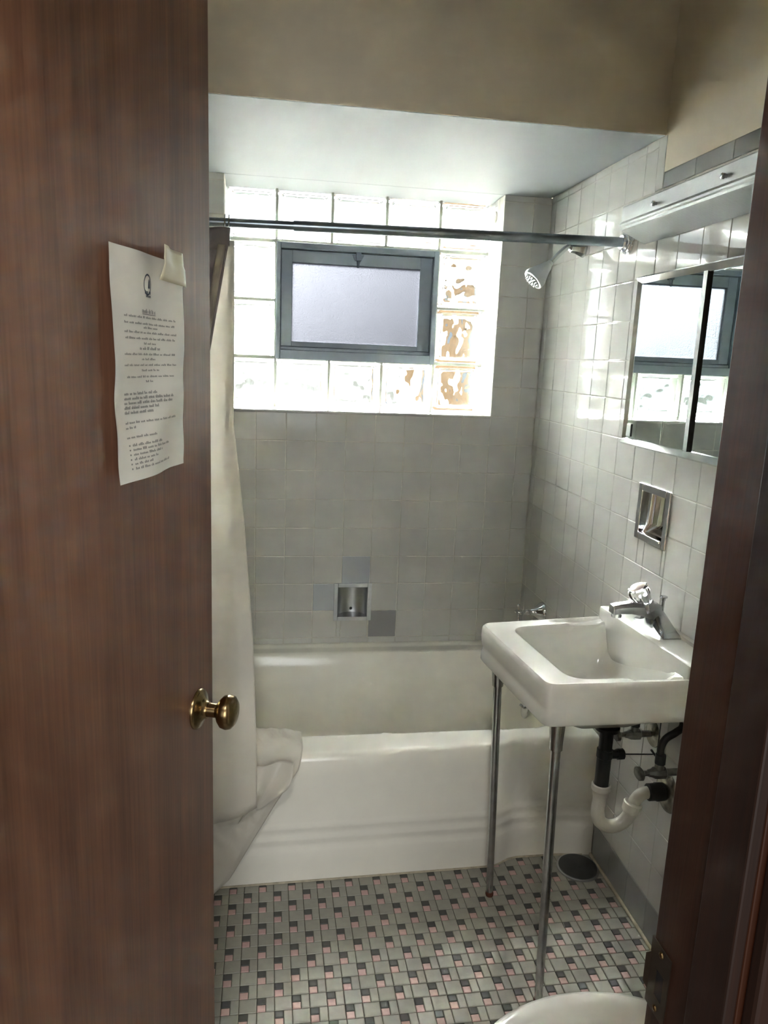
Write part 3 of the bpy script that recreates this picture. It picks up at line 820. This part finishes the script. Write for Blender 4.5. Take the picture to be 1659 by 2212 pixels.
for (x, drop, ph) in ((-1.112, 0.05, 0.0), (-1.125, 0.045, 0.5)):
    b = MB(); zc = rodz(x)
    pts = [(x + 0.006*math.sin(ph), -0.649 + 0.0175*math.cos(a), zc + (0.019*math.sin(a) if math.sin(a) > 0 else (drop+0.012)*math.sin(a))) for a in [2*math.pi*k/20 for k in range(21)]]
    b.tube(pts, 0.0018, 8); b.build('curtain_ring', M['chrome'], cu, smooth=60)

li = thing('curtain_liner', (-1.2, -0.80, 0.4), 'white vinyl shower liner hanging over the tub rim beside the door', 'curtain liner')
# hanging panel: param, right-edge x, y, z
lt_ = [(0, -1.099, -0.652, 1.775), (0.18, -1.099, -0.660, 1.50), (0.32, -1.100, -0.670, 1.300), (0.50, -1.070, -0.715, 1.045), (0.70, -1.042, -0.800, 0.72),
       (0.82, -1.032, -0.885, 0.52), (0.86, -1.030, -0.897, 0.48), (1.0, -1.028, -0.905, 0.285)]
def lpt(u, v):
    xe, ye, ze = lerp_tab(lt_, v)
    x = -1.50 + (xe+1.50)*u
    k = 0.008*(0.6+0.4*v)
    y = ye + k*math.sin(u*17+0.4+v*1.5) + 0.004*noise.noise(Vector((u*6, v*5, 0.2))) + 0.004*math.sin(u*40)*(1-v)
    z = ze - 0.20*(1-u)*v**4 + 0.0
    if v > 0.8 and y > -0.868: y = -0.868 + (y+0.868)*0.1
    return (x, y, z)
b = MB(); b.grid(90, 60, lpt); b.build('hanging_panel', M['liner'], li, smooth=80, fix=False, solid=0.0006)
# fold along its right edge
b = MB(); b.grid(6, 40, lambda u, v: (lambda p: (p[0]-0.022*math.sin(u*math.pi*0.5)*(0.5+0.6*min(1, v/0.5)), p[1]+0.004+0.020*u, p[2]+0.001))(lpt(1.0, v*0.86)))
b.build('edge_fold', M['liner'], li, smooth=80, fix=False, solid=0.0006)
# draped part over the rim: param, right-edge x, y, z
dr = [(0, -0.960, -0.640, 0.300), (0.10, -0.935, -0.690, 0.385), (0.18, -0.902, -0.712, 0.402), (0.36, -0.902, -0.800, 0.402), (0.42, -0.906, -0.832, 0.388),
      (0.47, -0.915, -0.852, 0.360), (0.60, -0.975, -0.862, 0.270), (0.75, -1.035, -0.866, 0.165), (0.92, -1.102, -0.872, 0.045), (1.0, -1.150, -0.884, 0.006)]
def dpt(u, v):
    xe, ye, ze = lerp_tab(dr, v)
    x = -1.45 + (xe+1.45)*u
    wr = noise.noise(Vector((x*13, v*5.0, 4.2)))*0.012 + abs(noise.noise(Vector((x*24 - v*9, v*7.0, 9.1))))*0.014
    s1 = max(0, min(1, (v-0.34)/0.12)); s2 = max(0, min(1, (0.40-v)/0.1))
    edge = 1-max(0, (u-0.95)/0.05)
    y = ye - (0.004 + abs(wr)*1.3)*s1*edge
    z = ze + (abs(wr)*0.8+0.001)*s2*edge + 0.11*max(0, -0.905-x)*max(0, 1-abs(v-0.17)/0.17)*(1 if x > -1.1 else 0.4)
    return (x, y, z)
b = MB(); b.grid(90, 70, dpt); b.build('draped_panel', M['liner'], li, smooth=80, fix=False, solid=0.0006)
# crumpled flap on the outside of the rim
def flap(u, v):
    x = -1.035 + 0.105*u - 0.045*v*v
    y = -0.872 - 0.030*math.sin(v*math.pi)*(0.4+0.6*u) - 0.010*math.sin(u*7+v*3)
    z = 0.392 - 0.175*v*(1-0.42*u) + 0.006*u
    return (x, y, z)
b = MB(); b.grid(16, 20, flap); b.build('crumpled_flap', M['liner'], li, smooth=80, fix=False, solid=0.0006)

# ------------------------------------------------------------------ soap dish in the back wall
so = thing('soap_dish', (-0.68, 0, 0.49), 'recessed square metal soap dish in the back wall above the tub', 'soap dish')
b = MB()
for q in cut(SD, [(SD[0]+0.016, SD[1]-0.016, SD[2]+0.016, SD[3]-0.016)]): b.box(q[0], q[1], -0.0055, 0.0, q[2], q[3])
b.build('frame', M['dullsteel'], so, bevel=0.0015)
b = MB()
x0, x1, z0, z1 = SD[0]+0.016, SD[1]-0.016, SD[2]+0.016, SD[3]-0.016
R = []
for k in range(21):
    a = math.pi*k/20
    x = (x0+x1)/2 - (x1-x0)/2*math.cos(a); y = -0.004 + 0.062*math.sin(a)**0.8
    R.append([(x, y, z1), (x, y, z0+0.010), (x, y*0.98, z0)])
b.rings(R, close=False, cap0=False, cap1=False)
b.add([(r[0][0], r[0][1], z1) for r in R], [tuple(range(21))]); b.add([(r[0][0], r[0][1], z0) for r in R], [tuple(range(21))])
b.build('recess', M['steel'], so, smooth=40, fix=False)
b = MB(); b.lathe(((x0+x1)/2, 0.050, z0+0.016), (0,-1,0), [(0, 0.006), (0.003, 0.004)], 10); b.build('screw', M['black'], so)

# niche in the right wall
ni = thing('wall_niche', (0, -0.95, 1.035), 'recessed chrome holder in the tiled wall above the sink, below the mirror', 'recessed holder')
b = MB()
for q in cut(NI, [(NI[0]+0.020, NI[1]-0.020, NI[2]+0.020, NI[3]-0.020)]): b.box(-0.006, 0.0, q[0], q[1], q[2], q[3])
b.build('frame', M['chrome'], ni, bevel=0.002)
y0, y1, z0, z1 = NI[0]+0.020, NI[1]-0.020, NI[2]+0.020, NI[3]-0.020
b = MB(); R = []
for k in range(25):
    a = math.pi*k/24
    y = (y0+y1)/2 - (y1-y0)/2*math.cos(a); x = -0.004 + 0.052*math.sin(a)**0.55
    R.append([(x, y, z1), (x, y, z0+0.022), (x*0.4, y, z0)])
b.rings(R, close=False, cap0=False, cap1=False)
b.add([(r[0][0], r[0][1], z1) for r in R], [tuple(range(25))]); b.add([(r[2][0], r[2][1], z0) for r in R], [tuple(range(25))])
b.build('recess', M['chrome'], ni, smooth=50, fix=False)
b = MB(); b.box(-0.009, 0.0, y0+0.004, y1-0.004, z0-0.007, z0+0.001); b.build('retaining_lip', M['chrome'], ni, bevel=0.002)

# ------------------------------------------------------------------ mirror cabinet
MY1, MY0, MZ0, MZ1, MXF = -0.826, -1.44, 1.288, 1.725, -0.050
mc = thing('mirror_cabinet', (0, (MY0+MY1)/2, MZ0), 'mirror cabinet with sliding mirror doors and chrome frame on right wall', 'mirror')
MB().box(-0.034, -0.001, MY0+0.004, MY1-0.004, MZ0+0.004, MZ1-0.004).build('cabinet_box', M['steel'], mc)
fw = 0.018
def bar(y0, y1, z0, z1, nm, m):
    pass
for (nm, pts) in (('top_rail', [(MXF, MZ1), (MXF-0.004, MZ1-0.004), (MXF+0.006, MZ1-fw), (MXF+0.014, MZ1-fw), (MXF+0.014, MZ1)]),
                  ('bottom_rail', [(MXF, MZ0), (MXF+0.014, MZ0), (MXF+0.014, MZ0+fw), (MXF+0.006, MZ0+fw), (MXF-0.008, MZ0+0.005)])):
    b = MB(); b.prism([(x, MY0, z) for x, z in pts], (0, MY1-MY0, 0)); b.build(nm, M['chrome'], mc)
for (ya, yb2, s_) in ((MY1, MY1-0.014, 1), (MY0, MY0+0.014, -1)):
    b = MB(); b.prism([(MXF, ya, MZ0), (MXF+0.014, ya, MZ0), (MXF+0.014, yb2, MZ0), (MXF+0.005, yb2, MZ0)], (0, 0, MZ1-MZ0)); b.build('side_rail', M['chrome_worn'], mc)
mcy = -1.128
b = MB(); b.box(-0.0445, -0.042, mcy, MY1-0.012, MZ0+0.010, MZ1-0.010); md = b.build('mirror_door', M['mirror'], mc)
b = MB(); b.box(-0.0385, -0.036, MY0+0.01, mcy-0.012, MZ0+0.010, MZ1-0.010); b.build('mirror_door', M['mirror'], mc)
b = MB(); b.box(-0.0455, -0.030, mcy-0.016, mcy, MZ0+0.012, MZ1-0.012); b.build('door_edge_strip', M['black'], mc)
b = MB(); b.box(-0.0475, -0.040, MY1-0.040, MY1-0.016, MZ0+0.022, MZ0+0.056); b.build('finger_pull', M['black'], md, bevel=0.001)

# ------------------------------------------------------------------ wall light above the mirror
LY1, LY0 = -0.748, -1.42
wl = thing('wall_light', (0, -1.08, 1.82), 'long hammered aluminium light fixture on the wall above the mirror', 'wall light')
pr = [(-0.001, 1.914), (-0.074, 1.911), (-0.0755, 1.908), (-0.0765, 1.872), (-0.080, 1.8655), (-0.079, 1.861), (-0.075, 1.858), (-0.074, 1.852), (-0.070, 1.8485), (-0.004, 1.8205), (-0.001, 1.822)]
b = MB(); b.prism([(x, LY0, z) for x, z in pr], (0, LY1-LY0, 0)); b.build('metal_shade', M['lampmetal'], wl, smooth=20)
for y in (-0.934, -1.222):
    b = MB(); b.lathe((-0.0755, y, 1.885), (-1,0,0), [(0, 0.004), (0.006, 0.004), (0.007, 0.0065), (0.012, 0.0062), (0.013, 0.004)], 12); b.build('thumb_screw', M['chrome_worn'], wl, smooth=30)

# ------------------------------------------------------------------ sink
A = (-0.454, -0.948); B = (-0.415, -1.335); C2 = (0.0, -1.335); D2 = (0.0, -0.893)
sk = thing('wall_sink', (-0.22, -1.13, 0.70), 'white china sink on two chrome legs against the right tiled wall', 'sink')
def quadring(c4, rr, z, n=8, dipf=None):
    """rounded quad ring through four plan corners"""
    out = []
    for i in range(4):
        p = Vector((*c4[i], 0)); pa = Vector((*c4[(i-1) % 4], 0)); pb = Vector((*c4[(i+1) % 4], 0))
        r = rr[i] if isinstance(rr, (list, tuple)) else rr
        s1 = p + (pa-p).normalized()*r; s2 = p + (pb-p).normalized()*r
        for k in range(n+1):
            t = k/n; q = s1*(1-t)**2 + p*2*t*(1-t) + s2*t*t
            out.append(q)
    # densify straight runs
    pts = []
    m_ = len(out)
    for i in range(m_):
        a, b3 = out[i], out[(i+1) % m_]
        if (i+1) % (n+1) == 0:
            for k in range(14): pts.append(a.lerp(b3, k/14))
        else: pts.append(a)
    res = []
    for q in pts:
        zz = z(q.x, q.y) if callable(z) else z
        res.append((q.x, q.y, zz))
    return res
def inset(c4, d):
    """move every edge inwards by d"""
    n = 4; out = []
    L = []
    cx = sum(p[0] for p in c4)/4; cy3 = sum(p[1] for p in c4)/4
    for i in range(4):
        a = Vector(c4[i]); b3 = Vector(c4[(i+1) % 4]); e = (b3-a).normalized(); nn = Vector((-e.y, e.x))
        if (Vector((cx, cy3))-a).dot(nn) < 0: nn = -nn
        dd = d[i] if isinstance(d, (list, tuple)) else d
        L.append((a+nn*dd, e))
    for i in range(4):
        p, e1_ = L[i-1]; q, e2_ = L[i]
        den = e1_.x*e2_.y - e1_.y*e2_.x
        t = ((q.x-p.x)*e2_.y - (q.y-p.y)*e2_.x)/den
        out.append(tuple(p + e1_*t))
    return out
SK = [A, B, C2, D2]      # edges: A-B front, B-C near side, C-D wall, D-A far side
ZT = 0.820
def rimz(x, y):
    d = 0.0
    if -0.215 < x < -0.115: d = 0.005*min(1, (x+0.215)/0.012, 1)
    return ZT - 0.002 - d
cr4 = [0.026, 0.024, 0.004, 0.004]
rings = []
rings.append(quadring(inset(SK, [0.016, 0.014, 0.0, 0.014]), cr4, 0.728))
rings.append(quadring(inset(SK, [0.006, 0.003, 0.0, 0.003]), cr4, 0.7215))
rings.append(quadring(inset(SK, [0.002, 0.0, 0.0, 0.0]), cr4, 0.727))
rings.append(quadring(inset(SK, [0.002, 0.0, 0.0, 0.0]), cr4, 0.748))
rings.append(quadring(inset(SK, [0.005, 0.0, 0.0, 0.0]), cr4, 0.754))
rings.append(quadring(inset(SK, [0.005, 0.0, 0.0, 0.0]), cr4, 0.764))
rings.append(quadring(inset(SK, [0.001, 0.0, 0.0, 0.0]), cr4, 0.772))
rings.append(quadring(SK, cr4, 0.806))
rings.append(quadring(inset(SK, [0.0015, 0.0015, 0.0, 0.0015]), cr4, 0.815))
rings.append(quadring(inset(SK, [0.006, 0.005, 0.0, 0.005]), cr4, ZT))
rings.append(quadring(inset(SK, [0.013, 0.010, 0.0, 0.010]), cr4, ZT))
rings.append(quadring(inset(SK, [0.022, 0.016, 0.0, 0.016]), cr4, rimz))
bi = [0.072, 0.034, 0.084, 0.038]
rings.append(quadring(inset(SK, [v-0.008 for v in bi]), 0.052, rimz))
rings.append(quadring(inset(SK, [v-0.0015 for v in bi]), 0.050, lambda x, y: rimz(x, y)-0.0015))
rings.append(quadring(inset(SK, [v+0.0025 for v in bi]), 0.048, 0.8100))
rings.append(quadring(inset(SK, [v+0.006 for v in bi]), 0.048, 0.795))
rings.append(quadring(inset(SK, [v+0.014 for v in bi]), 0.050, 0.745))
rings.append(quadring(inset(SK, [v+0.026 for v in bi]), 0.055, 0.700))
rings.append(quadring(inset(SK, [v+0.045 for v in bi]), 0.055, 0.680))
rings.append(quadring(inset(SK, [v+0.075 for v in bi]), 0.045, 0.670))
rings.append(quadring(inset(SK, [v+0.100 for v in bi]), 0.02, 0.666))
b = MB(); b.rings(rings, cap0=False, cap1=True)
# outside of the bowl below the apron
under = []
for (d, z) in (([0.016, 0.014, 0.0, 0.014], 0.728), ([0.045, 0.035, 0.04, 0.035], 0.722), ([0.075, 0.055, 0.09, 0.055], 0.706), ([0.105, 0.09, 0.11, 0.09], 0.676), ([0.15, 0.13, 0.13, 0.13], 0.645), ([0.18, 0.165, 0.145, 0.165], 0.628)):
    under.append(quadring(inset(SK, d), 0.004 + 0.02*min(1, d[0]/0.05), z))
b.rings(under, cap0=False, cap1=True)
# raised deck by the wall
dk = [(-0.107, -0.909), (-0.084, -1.331), (-0.001, -1.333), (-0.001, -0.897)]
R = []
for (d, z) in ((0.0, 0.725), (0.0, 0.80), (0.0, 0.828), (0.0, 0.844), (0.0015, 0.849), (0.005, 0.851), (0.02, 0.8515)):
    R.append(quadring(inset(dk, [d, max(d, -0.001), 0.0, max(d, -0.001)]), [0.010, 0.010, 0.002, 0.002], z))
b.rings(R, cap0=False, cap1=True)
b.box(-0.014, -0.001, -1.330, -0.885, 0.845, 0.861)
bowl = b.build('basin', M['china'], sk, smooth=42)
b = MB(); b.lathe((-0.19, -1.15, 0.670), (0,0,1), [(0, 0.024), (0.002, 0.024), (0.0025, 0.018), (0.001, 0.016)], 20); b.build('drain_ring', M['chrome'], sk, smooth=40)
# wall bracket side below the apron
b = MB(); b.prism([(-0.085, -1.332, 0.726), (-0.0, -1.332, 0.726), (-0.0, -1.332, 0.660), (-0.03, -1.332, 0.668)], (0, 0.40, 0)); b.build('wall_bracket', M['china'], sk)
def leg(top, foot, nm='leg'):
    top, foot = Vector(top), Vector(foot); d = (foot-top).normalized()
    L = (foot-top).length
    hexa = lambda th: 1.0
    b = MB(); b.lathe(top, d, [(0.06, 0.0112), (L*0.5, 0.0110), (L-0.012, 0.0095)], 14); lg_ = b.build(nm, M['chrome_worn'], sk, smooth=50)
    b = MB(); b.lathe(top, d, [(0, 0.0190), (0.010, 0.0188), (0.060, 0.0152), (0.078, 0.0148), (0.0785, 0.0115)], 14); b.build('ferrule', M['chrome_worn'], lg_, smooth=40)
    b = MB(); b.lathe(top+d*(L-0.014), d, [(0, 0.0105), (0.008, 0.0118), (0.0135, 0.0105)], 14); b.build('foot', M['stain'], lg_, smooth=40)
leg((-0.402, -0.972, 0.730), (-0.371, -0.953, 0.0))
leg((-0.363, -1.290, 0.724), (-0.360, -1.322, 0.0))

# faucet
fa = thing('sink_faucet', (-0.04, -1.093, 0.8515), 'chrome faucet with clear round knob on the back deck of the sink', 'faucet')
FY = -1.093
# body plate: length along Y
R = []
for (y, hx, h, xo) in ((-1.170, 0.024, 0.003, -0.036), (-1.163, 0.027, 0.009, -0.036), (-1.150, 0.027, 0.014, -0.036), (-1.135, 0.026, 0.022, -0.036), (-1.120, 0.024, 0.036, -0.038), (-1.108, 0.022, 0.050, -0.041), (-1.093, 0.021, 0.056, -0.043),
                       (-1.078, 0.022, 0.050, -0.041), (-1.066, 0.024, 0.036, -0.038), (-1.051, 0.026, 0.022, -0.036), (-1.036, 0.027, 0.014, -0.036), (-1.023, 0.027, 0.009, -0.036), (-1.016, 0.024, 0.003, -0.036)):
    zb = 0.8516
    R.append([(xo-hx, y, zb), (xo-hx, y, zb+h*0.45), (xo-hx*0.72, y, zb+h*0.85), (xo-hx*0.4, y, zb+h), (xo+hx*0.4, y, zb+h), (xo+hx*0.8, y, zb+h*0.8), (xo+hx, y, zb+h*0.4), (xo+hx, y, zb)])
b = MB(); b.rings(R); fb = b.build('faucet_body', M['faucetmetal'], fa, smooth=25)
# neck leaning forward and the flat spout
R = []
for (x, z, hy, hz) in ((-0.038, 0.893, 0.023, 0.024), (-0.060, 0.902, 0.022, 0.022), (-0.085, 0.908, 0.020, 0.018), (-0.115, 0.909, 0.017, 0.014), (-0.145, 0.907, 0.016, 0.012), (-0.163, 0.904, 0.015, 0.011)):
    R.append([(x, FY-hy, z-hz), (x, FY+hy, z-hz), (x, FY+hy, z+hz*0.3), (x, FY+hy*0.7, z+hz), (x, FY-hy*0.7, z+hz), (x, FY-hy, z+hz*0.3)])
b = MB(); b.rings(R); sp = b.build('spout', M['faucetmetal'], fa, bevel=0.002)
b = MB(); b.lathe((-0.148, FY, 0.896), (0,0,-1), [(0, 0.0125), (0.012, 0.0125), (0.0125, 0.010)], 18); b.build('aerator', M['chrome_worn'], sp, smooth=40)
kd = Vector((-0.50, 0.0, 0.86)).normalized(); kp = Vector((-0.068, FY, 0.903))
b = MB(); b.lathe(kp, kd, [(0, 0.0235), (0.016, 0.0225), (0.020, 0.020)], 24); b.build('cartridge_housing', M['faucetmetal'], fa, smooth=40)
b = MB(); sc8 = lambda th: 1.0 + 0.055*math.cos(8*th)
b.lathe(kp+kd*0.0205, kd, [(0, 0.019), (0.004, 0.021), (0.018, 0.0225), (0.028, 0.0265), (0.038, 0.0275), (0.044, 0.0250), (0.046, 0.021)], 48, sq=sc8)
kb_ = b.build('clear_knob', M['crystal'], fa, smooth=40)
kb_['label'] = 'clear fluted acrylic knob'
b = MB(); b.lathe(kp+kd*0.0668, kd, [(0, 0.0195), (0.002, 0.018), (0.004, 0.011), (0.0046, 0.0)], 28, cap1=False); b.build('index_cap', M['index'], kb_, smooth=40)
b = MB(); b.lathe(kp+kd*0.0205, kd, [(0.001, 0.009), (0.024, 0.008)], 14); b.build('knob_stem', M['chrome_worn'], kb_, smooth=40)
b = MB(); b.tube([(-0.022, -1.084, 0.875), (-0.022, -1.084, 0.928)], 0.0038, 10); b.lathe((-0.022, -1.084, 0.922), (0,0,1), [(0, 0.005), (0.006, 0.0055), (0.008, 0.0095), (0.011, 0.0095), (0.012, 0.007)], 16)
b.build('lift_rod', M['faucetmetal'], fa, smooth=35)

# drain pipe and trap under the sink
TY = -1.172
dp_ = thing('drain_trap', (-0.18, TY, 0.35), 'black and white plastic drain trap below the sink', 'drain pipe')
b = MB(); b.lathe((-0.181, TY, 0.632), (0,0,-1), [(0, 0.030), (0.008, 0.030), (0.012, 0.020), (0.012, 0.0165), (0.060, 0.0165), (0.062, 0.0195), (0.082, 0.0195), (0.084, 0.0175), (0.178, 0.0172)], 22); tp = b.build('tailpiece', M['darkpipe'], dp_, smooth=35)
b = MB(); b.tube([(-0.172, TY, 0.556), (-0.142, TY-0.004, 0.557)], 0.011, 14); b.lathe((-0.150, TY-0.003, 0.557), (1,0,0), [(0, 0.0135), (0.016, 0.0135), (0.018, 0.010)], 10); b.build('pivot_port', M['darkpipe'], tp, smooth=35)
b = MB(); b.tube([(-0.135, TY-0.004, 0.557), (-0.030, TY-0.006, 0.553)], 0.0016, 6); b.tube([(-0.045, TY-0.006, 0.68), (-0.046, TY-0.006, 0.50)], 0.0015, 6)
b.tube([(-0.062, TY-0.006, 0.566), (-0.045, TY-0.006, 0.545), (-0.038, TY-0.006, 0.552)], 0.003, 6); b.build('pop_up_linkage', M['black'], dp_)
b = MB(); b.tube([(-0.181, TY, 0.468), (-0.182, TY, 0.43), (-0.183, TY, 0.400), (-0.174, TY, 0.372), (-0.150, TY, 0.357), (-0.122, TY, 0.360), (-0.100, TY, 0.380), (-0.092, TY, 0.408)], 0.0168, 20, smooth=5)
b.build('trap_bend', M['pvc'], dp_, smooth=70)
b = MB(); b.lathe((-0.181, TY, 0.478), (0,0,-1), [(0, 0.0205), (0.003, 0.0235), (0.016, 0.0235), (0.020, 0.0200), (0.034, 0.0185)], 22, cap0=False); b.build('slip_nut', M['pvc'], dp_, smooth=35)
nd = Vector((0.22, 0, 1)).normalized()
b = MB(); b.lathe(Vector((-0.096, TY, 0.392)), nd, [(0, 0.0185), (0.006, 0.0225), (0.026, 0.0235), (0.029, 0.0205)], 22, cap0=False); b.build('slip_nut', M['pvc'], dp_, smooth=35)
b = MB(); b.tube([(-0.091, TY, 0.405), (-0.084, TY, 0.428), (-0.068, TY, 0.443), (-0.045, TY, 0.446)], 0.0155, 20, smooth=5); b.build('trap_arm', M['pvc'], dp_, smooth=70)
b = MB(); b.lathe((-0.056, TY, 0.446), (1,0,0), [(0, 0.0175), (0.003, 0.0215), (0.020, 0.0215), (0.024, 0.0235), (0.045, 0.0225)], 22); b.build('rubber_coupling', M['rubber'], dp_, smooth=35)
b = MB(); b.lathe((-0.0005, TY, 0.444), (-1,0,0), [(0, 0.052), (0.003, 0.050), (0.010, 0.036), (0.014, 0.024)], 28); b.build('escutcheon', M['esc'], dp_, smooth=40)

# two shut-off valves
def stopvalve(y, z, xb, label, hose):
    t = thing('shutoff_valve', (0, y, z), label, 'valve', 'shut-off valves under the sink')
    b = MB(); b.lathe((-0.0005, y, z), (-1,0,0), [(0, 0.036), (0.002, 0.035), (0.009, 0.018), (0.010, 0.010)], 22); b.build('escutcheon', M['esc'], t, smooth=40)
    b = MB(); b.tube([(-0.008, y, z), (xb+0.02, y, z)], 0.0085, 12)
    b.lathe((xb+0.026, y, z), (-1,0,0), [(0, 0.010), (0.004, 0.0145), (0.020, 0.0145), (0.030, 0.0135), (0.034, 0.0105), (0.044, 0.0085)], 8)
    b.lathe((xb+0.008, y, z), (0,0,1), [(0, 0.011), (0.018, 0.0105), (0.026, 0.0095)], 12)
    b.build('valve_body', M['oldmetal'], t, smooth=30)
    b = MB(); b.lathe((xb-0.018, y, z), (-1,0,0), [(0, 0.005), (0.014, 0.005), (0.015, 0.010), (0.018, 0.013), (0.026, 0.013), (0.029, 0.009)], 24, sq=lambda th: 1.0 + 0.45*abs(math.cos(th))**1.5); b.build('oval_handle', M['oldmetal'], t, smooth=40)
    b = MB(); b.lathe((xb+0.008, y, z+0.024), (0,0,1), [(0, 0.0125), (0.022, 0.0125), (0.024, 0.0095)], 8); b.build('compression_nut', M['darkpipe'], t, smooth=30)
    b = MB(); b.tube(hose, 0.0085, 12, smooth=5); b.build('supply_hose', M['rubber'], t, smooth=60)
stopvalve(-1.075, 0.553, -0.062, 'tarnished shut-off valve just under the basin, behind the black drain pipe', [(-0.054, -1.075, 0.598), (-0.050, -1.078, 0.625), (-0.040, -1.080, 0.70)])
stopvalve(-1.29, 0.573, -0.112, 'tarnished shut-off valve with curved black hose, above the trap wall flange', [(-0.104, -1.29, 0.615), (-0.106, -1.29, 0.636), (-0.096, -1.289, 0.658), (-0.070, -1.285, 0.671), (-0.045, -1.27, 0.680), (-0.040, -1.25, 0.72)])

# floor drain cover
fd = thing('floor_drain', (-0.066, -0.868, 0), 'round dark grey drain cover in the tiled floor beside the tub', 'drain cover')
b = MB(); b.lathe((-0.068, -0.866, 0.0002), (0,0,1), [(0, 0.0635), (0.004, 0.063), (0.006, 0.060), (0.0055, 0.056)], 40); b.build('rim', M['steel'], fd, smooth=30)
b = MB(); b.lathe((-0.068, -0.866, 0.004), (0,0,1), [(0, 0.0585), (0.0035, 0.057), (0.005, 0.03), (0.005, 0.004)], 40); b.build('cover', M['drain'], fd, smooth=30)
b = MB(); b.lathe((-0.066, -0.872, 0.0085), (0,0,1), [(0, 0.0042), (0.0012, 0.003)], 12); b.build('screw', M['black'], fd)

# ------------------------------------------------------------------ toilet (front of the bowl shows)
TX, TYc = -0.463, -1.870
to = thing('toilet', (TX, TYc, 0), 'white toilet bowl with open rim in front of the sink', 'toilet')
def ell(cx, cy4, a, bb, z, n=56, back=1.0):
    out = []
    for i in range(n):
        t = 2*math.pi*i/n; c = math.cos(t); s_ = math.sin(t)
        out.append((cx + a*c*(back if c > 0 else 1), cy4 + bb*s_, z))
    return out
R = [ell(TX+0.10, TYc, 0.17, 0.10, 0.001), ell(TX+0.10, TYc, 0.16, 0.095, 0.05), ell(TX+0.09, TYc, 0.15, 0.088, 0.14), ell(TX+0.05, TYc, 0.19, 0.125, 0.23), ell(TX+0.02, TYc, 0.225, 0.165, 0.31),
     ell(TX, TYc, 0.240, 0.184, 0.365), ell(TX, TYc, 0.243, 0.188, 0.385), ell(TX, TYc, 0.238, 0.184, 0.397), ell(TX, TYc, 0.225, 0.172, 0.402), ell(TX, TYc, 0.208, 0.155, 0.400), ell(TX, TYc, 0.195, 0.142, 0.392),
     ell(TX, TYc, 0.190, 0.137, 0.375), ell(TX, TYc, 0.185, 0.132, 0.33), ell(TX+0.01, TYc, 0.15, 0.105, 0.25), ell(TX+0.04, TYc, 0.09, 0.07, 0.20)]
b = MB(); b.rings(R); b.build('bowl', M['china'], to, smooth=50)
b = MB(); b.box(-0.26, -0.19, TYc-0.10, TYc+0.10, 0.20, 0.385); b.build('back_shelf', M['china'], to, bevel=0.015)
b = MB(); b.box(-0.20, -0.015, TYc-0.22, TYc+0.22, 0.385, 0.72); b.build('tank', M['china'], to, bevel=0.02, seg=4)
b = MB(); b.box(-0.21, -0.010, TYc-0.23, TYc+0.23, 0.72, 0.75); b.build('tank_lid', M['china'], to, bevel=0.008)
b = MB(); b.lathe((TX+0.01, TYc, 0.262), (0,0,1), [(0, 0.11), (0.0005, 0.109)], 40); 

# ------------------------------------------------------------------ the hall around the camera
HX0, HX1, HY0 = -2.3, 0.6, -4.3
tag(MB().box(HX0-0.1, HX0, HY0, YF-0.12, 0, CEIL).build('wall_hall_left', M['hall'], base=(0,0,0)), kind='structure')
tag(MB().box(HX1, HX1+0.1, HY0, YF-0.12, 0, CEIL).build('wall_hall_right', M['hall'], base=(0,0,0)), kind='structure')
tag(MB().box(HX0-0.1, HX1+0.1, HY0-0.1, HY0, 0, CEIL).build('wall_hall_rear', M['hall'], base=(0,0,0)), kind='structure')
mb = MB(); mb.box(HX0-0.1, XL-0.1, YF-0.14, YF-0.12+0.02, 0, CEIL); mb.box(0.1, HX1+0.1, YF-0.14, YF-0.12+0.02, 0, CEIL)
tag(mb.build('wall_hall_front', M['hall'], base=(0,0,0)), kind='structure')
tag(MB().box(HX0-0.1, HX1+0.1, HY0-0.1, YF-0.12, CEIL, CEIL+0.1).build('ceiling_hall', M['hall'], base=(0,0,0)), kind='structure')
tag(MB().box(HX0-0.1, HX1+0.1, HY0-0.1, YF-0.14, -0.08, 0).build('floor_hall', M['hallfloor'], base=(0,0,0)), kind='structure')
hl = thing('added_hall_lamp', (-1.1, -3.0, CEIL), 'round flush lamp added as unseen fill light in the hall outside the bathroom door', 'ceiling lamp')  # unseen fitting added around the hall fill lamp
b = MB(); b.lathe((-1.1, -3.0, CEIL-0.0005), (0,0,-1), [(0, 0.17), (0.02, 0.17), (0.03, 0.16)], 32); b.build('fill_lamp_base', M['steel'], hl, smooth=40)
b = MB(); b.lathe((-1.1, -3.0, CEIL-0.03), (0,0,-1), [(0, 0.155), (0.02, 0.15), (0.04, 0.11), (0.05, 0.0)], 32, cap1=False); b.build('fill_diffuser', M['fill_lampglass'], hl, smooth=40)
